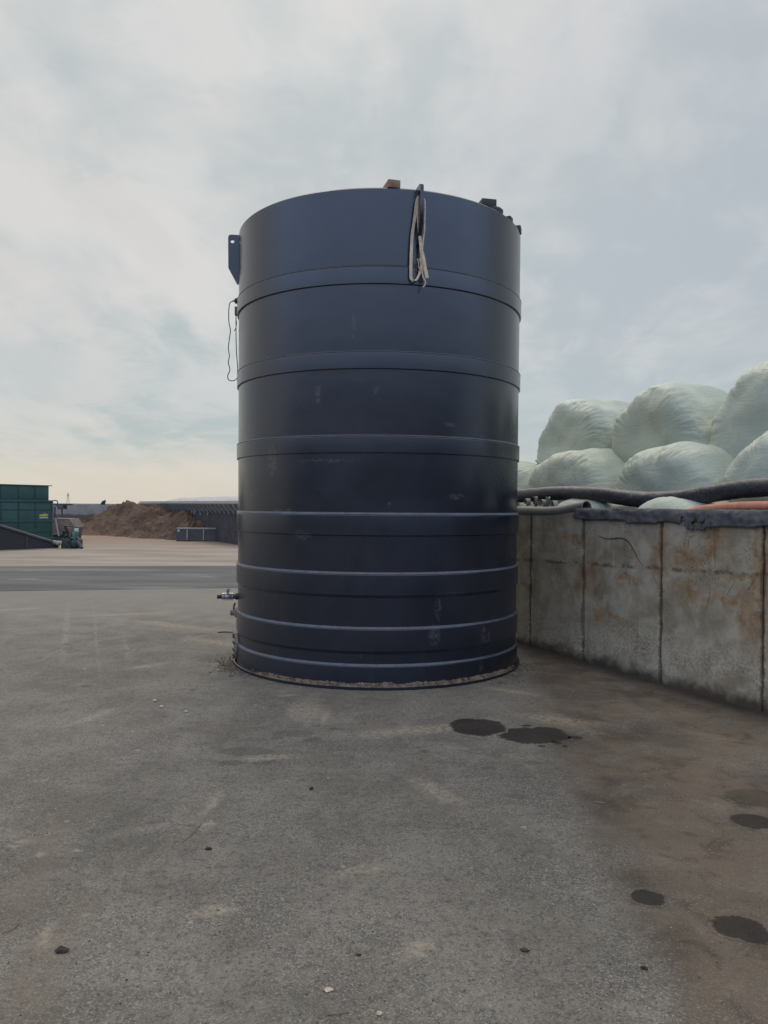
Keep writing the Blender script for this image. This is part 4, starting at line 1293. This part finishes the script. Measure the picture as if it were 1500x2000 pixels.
def straw(pts, r, label):
    P = [grd(x, y, z) for x, y, z in pts]
    o = MB().tube(spline(P, 6), r, 6).build('straw', M_TWIG)
    tag(o, label, 'straw', 'loose straws on the yard')
straw([(356, 1644, 0.003), (372, 1630, 0.008), (384, 1618, 0.006), (393, 1608, 0.004)], 0.0024, 'slanting straw just left of the pale dust scuff')
straw([(348, 1609, 0.003), (362, 1611, 0.004), (380, 1611, 0.003)], 0.0015, 'thin level straw above the slanting one')
straw([(5, 1822, 0.003), (22, 1816, 0.004), (40, 1801, 0.003)], 0.0017, 'thin bent straw at the left edge')
straw([(264, 1864, 0.003), (267, 1860, 0.005), (271, 1856, 0.003)], 0.0018, 'short pale straw in the left foreground')
straw([(640, 1981, 0.003), (660, 1979, 0.006), (682, 1976, 0.003)], 0.0022, 'dark straw at the bottom of the yard')
straw([(425, 1235, 0.006), (440, 1234, 0.012), (455, 1235, 0.008)], 0.010, 'dark stick lying on the yard left of the tank foot')
straw([(1158, 1567, 0.003), (1170, 1567, 0.005), (1182, 1569, 0.003)], 0.0028, 'short dark straw on the brown stain near the right')

def grit():
    rg = random.Random(11)
    mb = MB()
    bm = bmesh.new(); bmesh.ops.create_icosphere(bm, subdivisions=1, radius=1)
    base = [v.co.copy() for v in bm.verts]; fc = [[v.index for v in f.verts] for f in bm.faces]; bm.free()
    for _ in range(1500):
        y = 1.9 + 7.5 * rg.random() ** 1.6
        x = rg.uniform(-0.62, 0.55) * y
        c = Vector((x, y, 0))
        if (c - W0).dot(WN) > -0.05 or (c - TC).length < R0 + 0.06:
            continue
        s = rg.uniform(0.001, 0.0034) * (1 + 0.07 * y)
        mb.add([c + Vector((b.x * s * rg.uniform(0.8, 1.5), b.y * s, b.z * s * 0.6 + s * 0.35)) for b in base], fc)
    m, nt, b = new_mat('mixed_grit')
    isl = nt.n.new('ShaderNodeNewGeometry').outputs['Random Per Island']
    c = nt.mix(nt.ss(isl, 0.45, 0.6), (0.05, 0.045, 0.04, 1), (0.27, 0.25, 0.21, 1))
    nt.set(b.inputs['Base Color'], c); b.inputs['Roughness'].default_value = 0.9
    tag(mb.build('grit', m, origin=(0, 5, 0), smooth=0), 'fine loose grit scattered over the asphalt', 'grit', kind='stuff')
grit()

# ------------------------------------------------------------------ left background: container
M_GREEN = simple('green_container_paint', (0.018, 0.074, 0.066), 0.42, 0.22, 1.4, 0, 0.05, dirt=(0.022, 0.05, 0.045), dirt_amt=0.6)
M_GREEND = simple('dark_green_paint', (0.016, 0.042, 0.038), 0.5, 0.25, 3)
M_TEAL = simple('teal_paint', (0.045, 0.125, 0.12), 0.45, 0.2, 6)
M_DKSTEEL = simple('dark_painted_steel', (0.060, 0.060, 0.063), 0.55, 0.3, 3, 0, 0.1, dirt=(0.08, 0.065, 0.05))
M_YELLOW = simple('yellow_decal', (0.50, 0.36, 0.05), 0.5, 0.1, 6)
M_WHITE = simple('white_decal', (0.42, 0.50, 0.47), 0.5, 0.1, 6)
M_TANBOX = simple('weathered_tan_steel', (0.15, 0.125, 0.105), 0.7, 0.35, 3, dirt=(0.07, 0.055, 0.045))

cb_, ca_ = grd(100, 1066), grd(0, 1070)
cd = (ca_ - cb_).normalized()                 # along the long side, towards the camera's left
cn = Vector((cd.y, -cd.x, 0))
if cn.dot(-cb_) < 0: cn = -cn                 # outward normal of the visible side
CX = Matrix((cd, -cn, UP)).transposed()
def cp(a, o_, z):
    return cb_ + cd * a + cn * o_ + UP * z
CL, CWD, CH = 6.4, 2.35, 2.25
ct = thing('container', cp(CL / 2, -CWD / 2, 0), 'big dark green steel container at the left edge of the yard', 'container')
q = MB()
q.box(cp(CL / 2, -CWD / 2, 0.96), (CL, CWD, 1.42), CX, 0.02)
q.build('body', M_GREEN, ct)
q = MB(); q.box(cp(CL / 2 + 0.03, -CWD / 2, 1.965), (CL - 0.10, CWD - 0.08, 0.565), CX, 0.02); q.build('top_extension', M_GREEN, ct)
q = MB(); q.box(cp(CL / 2, -CWD / 2, 0.125), (CL - 0.1, CWD - 0.2, 0.24), CX); q.build('shadow_base', M_BLACK, ct)  # base coloured black to hold the shadow under the container
for z, h_, pr in ((1.675, 0.07, 0.05), (1.36, 0.03, 0.02), (0.93, 0.05, 0.035), (0.56, 0.05, 0.035), (0.30, 0.09, 0.04), (2.255, 0.03, 0.02)):
    MB().box(cp(CL / 2 - 0.005, pr / 2 - 0.01, z), (CL + 0.03, pr + 0.02, h_), CX, 0.006).build('rail', M_GREEND if pr < 0.03 else M_GREEN, ct)
for k in range(10):
    a = 0.62 + k * 0.64
    MB().box(cp(a, 0.004, 1.15), (0.045, 0.02, 0.95), CX, 0.004).build('seam_rib', M_GREEND, ct)
    MB().box(cp(a, -0.037, 1.97), (0.035, 0.02, 0.53), CX, 0.004).build('seam_rib', M_GREEND, ct)
MB().box(cp(-0.03, -0.02, 0.97), (0.07, 0.09, 1.40), CX, 0.01).build('corner_post', M_DKSTEEL, ct)
# maker's mark: yellow swoosh over a pale line of lettering
lgo = cp(0.31, 0.014, 1.14)
lg = MB()
lg.prism([[(-0.17, -0.02), (-0.17, 0.035), (-0.06, 0.045), (0.02, 0.055), (0.05, 0.10), (0.08, 0.055), (0.17, 0.045), (0.17, -0.005), (0.05, -0.01), (0.0, -0.035), (-0.06, -0.015)]], lgo, -cd, UP, 0.008)
lo = lg.build('maker_mark', M_YELLOW, ct)
lt = MB()
for i in range(8):
    hgt = 0.05 if i % 3 else 0.06
    lt.box(lgo - cd * (-0.148 + i * 0.042) + UP * (-0.075), (0.032, 0.008, hgt), CX)
lt.build('lettering', M_WHITE, lo)
for zz_, hh_ in ((1.17, 0.07), (1.07, 0.05)):
    lt = MB()
    lt.prism([[(0, 0), (0.05, 0), (0.05, 0.6 * hh_), (0.07, 0.6 * hh_), (0.07, 0), (0.13, 0), (0.13, hh_), (0.16, hh_), (0.16, 0), (0.22, 0), (0.22, hh_), (0.25, 0.5 * hh_), (0.28, 0), (0.34, 0), (0.34, hh_), (0, hh_)]], cp(2.44, 0.016, zz_), -cd, UP, 0.008)
    lt.build('lettering', M_WHITE, ct)


# dark pipe slanting down across the container to the pump
pc = grd(136, 1072)
e0 = at(113, 1061.5, pc.y + 0.1); e1 = at(0, 1027, 25.6)
dv = (e1 - e0)
pipe = thing('auger_pipe', (e0.x, e0.y, 0), 'long dark pipe slanting down across the green container', 'pipe')
MB().tube([e0 + dv * 0.04, e0 + dv * 1.6], 0.055, 14).build('pipe_tube', M_DKSTEEL, pipe)
MB().tube([e0 - dv * 0.03, e0 + dv * 0.10], 0.075, 14).build('pipe_coupling', M_STEEL, pipe)
for f_ in (0.55, 1.1, 1.55):
    b0 = e0 + dv * f_
    MB().tube([b0 - UP * 0.03, Vector((b0.x, b0.y, 0.0))], 0.02, 8).build('pipe_prop', M_DKSTEEL, pipe)
MB().prism([[(0.0, 0.0), (1.0, 0.0), (1.0, 1.0), (0.0, 0.12)]], (e0.x, e0.y + 0.05, 0.02), Vector((dv.x, dv.y, 0)) * 1.6, UP * (e0.z + dv.z * 1.6 - 0.1), 0.03).build('pipe_shadow_sheet', M_BLACK, pipe)  # black sheet standing in for the shadow under the pipe

# pump set
M_PUMP = simple('oily_green_casting', (0.022, 0.036, 0.032), 0.55, 0.5, 9, 0, 0.6, 40, dirt=(0.05, 0.045, 0.035))
pm = thing('pump', pc, 'small green and teal pump set standing beside the container', 'pump')
def pbx(x0, x1, y0, y1, dep, mat, name, off=0.0, parent=pm, bev=0.02):
    a, b_ = at(x0, y1, pc.y + off), at(x1, y0, pc.y + off)
    z0 = max(0.0, a.z)
    return MB().box(((a.x + b_.x) / 2, pc.y + off + dep / 2, (z0 + b_.z) / 2), (b_.x - a.x, dep, b_.z - z0), None, bev).build(name, mat, parent)
pbx(118, 139, 1050, 1073, 0.6, M_PUMP, 'base_tank', 0.0, bev=0.06)
pbx(141, 152, 1053, 1072, 0.5, M_PUMP, 'gearbox', 0.05, bev=0.08)
pbx(140, 147.5, 1040, 1054, 0.3, M_TEAL, 'control_box', -0.02, bev=0.03)
pbx(144.5, 151.5, 1032, 1038.5, 0.12, M_WHITE, 'indicator_panel', 0.1)
MB().tube([at(148, 1038, pc.y + .16), at(147.5, 1052, pc.y + .16)], 0.018, 8).build('panel_post', M_DKSTEEL, pm)
mo = MB()
m0 = at(128, 1040, pc.y + 0.25)
mo.lathe([(0, -0.18), (0.10, -0.18), (0.13, -0.14), (0.13, 0.06), (0.10, 0.08), (0.06, 0.12), (0.06, 0.2), (0.085, 0.21), (0.085, 0.25), (0, 0.25)], 18, (m0.x, m0.y, m0.z), (0.15, 0, 1))
mo.build('motor', M_BLACK, pm)
MB().tube(spline([at(131, 1031, pc.y + .2), at(135, 1034, pc.y + .15), at(137, 1042, pc.y + .1), at(135, 1052, pc.y + .05)], 6), 0.045, 10).build('delivery_pipe', M_DKSTEEL, pm)
MB().tube(spline([at(150, 1056, pc.y - .02), at(155, 1063, pc.y - .05), at(160, 1070.5, pc.y - .1)], 6), 0.06, 10).build('inlet_pipe', M_DKSTEEL, pm)
for (xa, ya, xb, yb, r_) in ((121, 1050, 119, 1036, .03), (124, 1050, 131, 1043, .04), (133, 1052, 138, 1046, .05), (127, 1060, 142, 1058, .06), (150, 1055, 153, 1049, .03)):
    MB().tube([at(xa, ya, pc.y + .1), at((xa + xb) / 2 + 1, (ya + yb) / 2, pc.y + .02), at(xb, yb, pc.y + .12)], r_, 9).build('fitting', M_PUMP, pm)
MB().lathe([(0, -0.03), (0.15, -0.03), (0.16, 0.0), (0.12, 0.06), (0.05, 0.09), (0, 0.09)], 20, at(146, 1062, pc.y + 0.02), (0, -1, 0)).build('pump_housing', M_PUMP, pm)
MB().tube(spline([at(112, 1063, pc.y), at(117, 1060, pc.y), at(122, 1060, pc.y)], 5), 0.06, 10).build('coupling', M_STEEL, pm)

# tan tipping hopper behind the container's end
hY = 33.0
hp_ = at(122, 1050, hY)
hop = thing('hopper', (hp_.x, hY, 0), 'weathered tan hopper behind the pump and container end', 'hopper')
o0 = at(103, 1047, hY)
def h2(x, y):
    p = at(x, y, hY); return (p.x - o0.x, p.z)
MB().prism([[h2(98, 1048), h2(141, 1048), h2(146, 1030), h2(136, 1013), h2(98, 1012)]], (o0.x, hY + 0.5, 0), (1, 0, 0), UP, 1.0).build('hopper_body', M_TANBOX, hop)
MB().tube([at(109, 1014, hY - .05), at(115, 1047, hY - .05)], 0.04, 8).build('hopper_strut', M_STRAP, hop)
MB().box((at(120, 1048, hY).x, hY + 0.45, 0.13), (1.0, 0.9, 0.24), None, 0.02).build('hopper_base', M_GREEND, hop)

# grey walkway platform with handrail behind the container
wY = 37.0
wk = thing('walkway', (at(112, 1000, wY).x, wY, 0), 'grey steel walkway with bent handrail behind the container', 'walkway')
def wbx(x0, x1, y0, y1, dep, mat, name):
    a, b_ = at(x0, y1, wY), at(x1, y0, wY)
    return MB().box(((a.x + b_.x) / 2, wY + dep / 2, (a.z + b_.z) / 2), (b_.x - a.x, dep, b_.z - a.z), None, 0.01).build(name, mat, wk)
wbx(100, 133, 983.5, 986.5, 0.6, M_DKSTEEL, 'deck')
wbx(112, 123, 986.8, 994.5, 0.5, M_DKSTEEL, 'deck_box')
MB().tube(spline([at(103, 978, wY), at(108, 977.3, wY), at(112, 979, wY), at(112.5, 985, wY)], 5), 0.025, 8).build('handrail', M_DKSTEEL, wk)
MB().tube([at(104, 984, wY), at(118, 992, wY)], 0.03, 8).build('brace', M_DKSTEEL, wk)
for x in (107, 121):
    p = at(x, 990, wY + 0.3); MB().tube([(p.x, p.y, 0), (p.x, p.y, p.z)], 0.04, 8).build('post', M_DKSTEEL, wk)

# far concrete wall behind the spoil heap
def far_wall_mat():
    m, nt, b = new_mat('far_concrete_wall')
    P = pos(nt)
    s_ = nt.n.new('ShaderNodeSeparateXYZ'); nt.l.new(P, s_.inputs[0])
    f, _ = nt.noise(P, 1.3, 5, 0.65)
    c = nt.mix(nt.ss(f, 0.35, 0.65), (0.19, 0.185, 0.18, 1), (0.25, 0.245, 0.235, 1))
    e = nt.ss(nt.m('ADD', s_.outputs[2], nt.m('MULTIPLY', nt.m('SUBTRACT', f, 0.5), 0.5)), 1.02, 0.86)
    c = nt.mix(nt.m('MULTIPLY', e, 0.9), c, (0.075, 0.060, 0.052, 1))
    nt.set(b.inputs['Base Color'], c); b.inputs['Roughness'].default_value = 0.9
    return m
fw0, fw1 = at(40, 985, 46.5), at(420, 986.5, 46.0)
q = MB(); q.box(((fw0.x + fw1.x) / 2, 46.4, 0.765), (fw1.x - fw0.x, 0.25, 1.53), None, 0.02)
tag(q.build('concrete_wall', far_wall_mat()), 'long grey concrete wall with dirty foot behind the soil heap', 'wall')

# ------------------------------------------------------------------ soil heap
def heap():
    mounds = [(255, 41.0, 1.70, 2.9, 2.9), (215, 41.5, 1.15, 2.3, 2.0), (300, 39.6, 1.48, 2.4, 2.6), (372, 37.0, 1.30, 2.2, 2.3), (412, 36.6, 1.10, 2.1, 2.0), (386, 35.0, 0.85, 1.5, 1.4), (340, 37.6, 1.15, 2.2, 2.4), (240, 40.3, 1.0, 3.6, 2.2), (170, 42.0, 0.55, 2.0, 1.5)]
    ms = [((x - 750) / 1500 * Y, Y, h, rx, ry) for x, Y, h, rx, ry in mounds]
    x0, x1, y0, y1 = -18.5, -6.2, 33.2, 45.5
    n, k = 300, 260
    V, F = [], []
    for i in range(n + 1):
        for j in range(k + 1):
            x = x0 + (x1 - x0) * i / n; y = y0 + (y1 - y0) * j / k
            wx, wy = x + 0.25 * mnoise.noise((x * 0.8, y * 0.8, 3)), y + 0.25 * mnoise.noise((x * 0.8, y * 0.8, 8))
            z = 0.0
            for (mx_, my_, h, rx, ry) in ms:
                r = hypot((wx - mx_) / rx, (wy - my_) / ry)
                q = max(0, 1 - r)
                z = max(z, h * (1.18 * q if q < 0.5 else 0.59 + 0.41 * (1 - ((1 - q) / 0.5) ** 1.7)))
            if z > 0:
                e = min(1, z * 3)
                z += e * (0.13 * fbm((x * 1.2, y * 1.2, 0), 3) + 0.20 * max(0, fbm((x * 3.2, y * 3.2, 2), 3)) + 0.09 * fbm((x * 9, y * 9, 5), 2))
            V.append((x, y, max(-0.03, z - 0.03)))
    for i in range(n):
        for j in range(k):
            a, b_, c_, d_ = i * (k + 1) + j, (i + 1) * (k + 1) + j, (i + 1) * (k + 1) + j + 1, i * (k + 1) + j + 1
            if max(V[a][2], V[b_][2], V[c_][2], V[d_][2]) > -0.02:
                F.append((a, b_, c_, d_))
    m, nt, b = new_mat('reddish_brown_soil')
    P = pos(nt)
    f, _ = nt.noise(P, 0.9, 5, 0.65, 0.4); g, _ = nt.noise(P, 6, 6, 0.7)
    c = nt.mix(nt.ss(f, 0.36, 0.64), (0.095, 0.066, 0.051, 1), (0.195, 0.132, 0.094, 1))
    c = nt.mix(nt.m('MULTIPLY', nt.ss(g, 0.50, 0.70), 0.55), c, (0.055, 0.042, 0.034, 1))
    c = nt.mix(nt.m('MULTIPLY', nt.ss(nt.noise(P, 9, 5, 0.75)[0], 0.62, 0.70), 0.6), c, (0.27, 0.22, 0.17, 1))
    nt.set(b.inputs['Base Color'], c); b.inputs['Roughness'].default_value = 0.95
    b.inputs['Specular IOR Level'].default_value = 0.15
    bump(nt, b, g, 1.0, 0.15)
    o = MB().add(V, F).build('soil_heap', m, origin=(-11, 38, 0), smooth=180)
    tag(o, 'large heap of reddish brown soil tipped across the far yard', 'soil heap')
heap()

# ------------------------------------------------------------------ silage clamp wall with steel walkway edge
M_DARKWALL = simple('shaded_stained_wall', (0.034, 0.036, 0.041), 0.85, 0.4, 1.6, 0, 0.3, 20, dirt=(0.085, 0.08, 0.075), dirt_amt=0.5)  # base colour lowered to carry the shade under the rail
M_RAIL = simple('pale_steel_rail', (0.36, 0.36, 0.37), 0.5, 0.15, 3)
q0 = Vector((-14.3, 45.9, 0)); q1 = Vector((-5.3, 29.6, 0))
qd = (q1 - q0).normalized(); qn = Vector((-qd.y, qd.x, 0))
if qn.dot(-q0) < 0: qn = -qn
QX = Matrix((qd, qn, UP)).transposed()
QL = (q1 - q0).length
def qp(a, o_, z):
    return q0 + qd * a + qn * o_ + UP * z
cw = thing('clamp_wall', qp(QL / 2, 0, 0), 'dark silage clamp wall with pale steel rail and brackets behind the bucket', 'wall')
MB().box(qp(QL / 2, -0.15, 0.80), (QL, 0.30, 1.60), QX).build('wall_face', M_DARKWALL, cw)
MB().box(qp(QL / 2, 0.30, 1.70), (QL, 0.06, 0.10), QX).build('rail', M_RAIL, cw)
MB().box(qp(QL / 2, 0.0, 1.625), (QL, 0.56, 0.04), QX).build('ledge', M_DKSTEEL, cw)
for i in range(30):
    a = 0.4 + i * (QL - 0.6) / 29
    MB().prism([[(0.003, 1.60), (0.30, 1.60), (0.30, 1.55), (0.05, 1.22), (0.003, 1.22)]], qp(a, 0, 0), qn, UP, 0.05).build('bracket', M_STRAP, cw)
for a, h_ in ((QL * 0.60, 0.35), (QL * 0.655, 0.40), (QL * 0.72, 0.35), (QL * 0.57, 0.5)):
    MB().box(qp(a, 0.02, 1.30), (0.08, 0.03, h_), QX).build('patch', M_RAIL, cw)
# pale sheet over the clamp, bulging above the wall
V, F = [], []
n, k = 120, 30
for i in range(n + 1):
    for j in range(k + 1):
        a = QL * (0.10 + 0.95 * i / n); t = j / k
        env = min(1, i / 5.0) ** 0.7
        z = 1.60 + env * (0.40 * sin(pi * min(1, t * 1.0)) ** 0.6 + 0.07 * fbm((a * 0.9, t * 4, 0), 4))
        V.append(qp(a, -0.32 - 4.5 * t, z))
for i in range(n):
    for j in range(k):
        F.append((i * (k + 1) + j, i * (k + 1) + j + 1, (i + 1) * (k + 1) + j + 1, (i + 1) * (k + 1) + j))
V += [Vector((v.x, v.y, 0)) for v in V]
h_ = (n + 1) * (k + 1)
rim = [i * (k + 1) for i in range(n + 1)] + [n * (k + 1) + j for j in range(1, k + 1)] + [i * (k + 1) + k for i in range(n - 1, -1, -1)] + [j for j in range(k - 1, 0, -1)]
for i in range(len(rim)):
    a, b_ = rim[i], rim[(i + 1) % len(rim)]
    F.append((a, b_, b_ + h_, a + h_))
tag(MB().add(V, F).build('covered_silage', simple('pale_sheet', (0.36, 0.355, 0.35), 0.6, 0.25, 2.5, 0, 0.3, 15), smooth=60), 'pale sheeted silage mound behind the steel railed wall', 'silage mound')

# ------------------------------------------------------------------ loader bucket
bq0, bq1 = grd(345, 1057), grd(424, 1057)
bY = 33.2
bx0, bx1 = (345 - 750) / 1500 * bY, (423 - 750) / 1500 * bY
bz = at(380, 1031, bY).z
bk = thing('loader_bucket', ((bx0 + bx1) / 2, bY + 0.35, 0), 'dark grey steel loader bucket in front of the soil heap', 'bucket')
sec = [(0.0, 0.03), (0.08, 0.0), (0.75, 0.0), (0.85, 0.04), (0.80, 0.055), (0.10, 0.045), (0.045, 0.09), (0.05, bz), (0.0, bz)]
MB().prism([sec], ((bx0 + bx1) / 2, bY, 0), (0, 1, 0), UP, bx1 - bx0).build('shell', M_DKSTEEL, bk)
for x in (bx0, bx1):
    MB().prism([[(0.01, 0.03), (0.08, 0.0), (0.75, 0.0), (0.85, 0.04), (0.5, bz * 0.75), (0.02, bz + 0.02)]], (x, bY, 0), (0, 1, 0), UP, 0.03).build('side_plate', M_DKSTEEL, bk)
MB().box(((bx0 + bx1) / 2, bY - 0.015, bz - 0.02), (bx1 - bx0 - 0.04, 0.035, 0.07), None, 0.008).build('top_rail', M_STRAP, bk)
for x in (366, 398):
    p = (x - 750) / 1500 * bY
    MB().box((p, bY - 0.018, bz / 2 - 0.01), (0.05, 0.03, bz - 0.12), None, 0.006).build('rib', M_STRAP, bk)
MB().lathe([(0, 0), (0.05, 0), (0.05, 0.01), (0, 0.011)], 14, (bx0 + 0.10, bY - 0.03, bz - 0.12), (0, -1, 0)).build('reflector', M_WHITE, bk)

# ------------------------------------------------------------------ shrub behind the far wall, pylon on the skyline
def shrub(px, Y, htop, w_, lean, label):
    x = (px - 750) / 1500 * Y
    rg = random.Random(px)
    t = thing('shrub', (x, Y, 0), label, 'shrub')
    MB().tube(spline([(x, Y, 0), (x + lean * 0.3, Y, htop * 0.5), (x + lean, Y, htop * 0.93)], 6), lambda q: 0.035 * (1 - 0.7 * q), 7).build('stem', M_TWIG, t)
    mb = MB()
    for _ in range(700):
        q = rg.random() ** 0.7
        z = htop * (0.55 + 0.45 * q)
        r = w_ * (1 - q * 0.8) * rg.random() ** 0.5
        a = rg.uniform(0, 2 * pi)
        c = Vector((x + lean * q + r * cos(a), Y + r * sin(a), z + rg.uniform(-.05, .05)))
        d1 = Vector((rg.gauss(0, 1), rg.gauss(0, 1), rg.gauss(0, 1))).normalized() * 0.05
        d2 = d1.orthogonal().normalized() * 0.022
        mb.add([c - d1, c + d2, c + d1, c - d2], [(0, 1, 2, 3)])
    mb.build('foliage', simple('shrub_leaf', (0.05, 0.065, 0.035), 0.7, 0.4, 8), t, smooth=0)
shrub(190, 47.6, 1.77, 0.35, 0.45, 'small leaning shrub poking above the far concrete wall')

pyY = 1400.0
pt = at(133, 962, pyY); pxx = pt.x; ph_ = pt.z
mb = MB()
lv = [0, 0.25, 0.45, 0.6, 0.72, 0.84, 1.0]
wv = [3.0, 2.1, 1.5, 1.1, 0.9, 0.7, 0.12]
for a, b_ in ((0, 1), (1, 2), (2, 3), (3, 4), (4, 5), (5, 6)):
    cr = [(-1, -1), (1, -1), (1, 1), (-1, 1)]
    for k in range(4):
        p0 = Vector((pxx + cr[k][0] * wv[a], pyY + cr[k][1] * wv[a], ph_ * lv[a])); p1 = Vector((pxx + cr[k][0] * wv[b_], pyY + cr[k][1] * wv[b_], ph_ * lv[b_]))
        k2 = (k + 1) % 4
        p2 = Vector((pxx + cr[k2][0] * wv[b_], pyY + cr[k2][1] * wv[b_], ph_ * lv[b_]))
        mb.tube([p0, p1], 0.16, 5); mb.tube([p0, p2], 0.10, 5)
py = thing('pylon', (pxx, pyY, 0), 'faint lattice power pylon on the skyline right of the container', 'pylon')
M_PYL = simple('weathered_lattice', (0.30, 0.31, 0.31), 0.7, 0.1, 0.5)
mb.build('tower', M_PYL, py)
for f_, l_ in ((0.72, 4.2), (0.86, 3.2)):
    MB().prism([[(-l_, 0), (0, -0.5), (l_, 0), (0, 0.7)]], (pxx, pyY, ph_ * f_), (1, 0, 0), UP, 0.5).build('cross_arm', M_PYL, py)
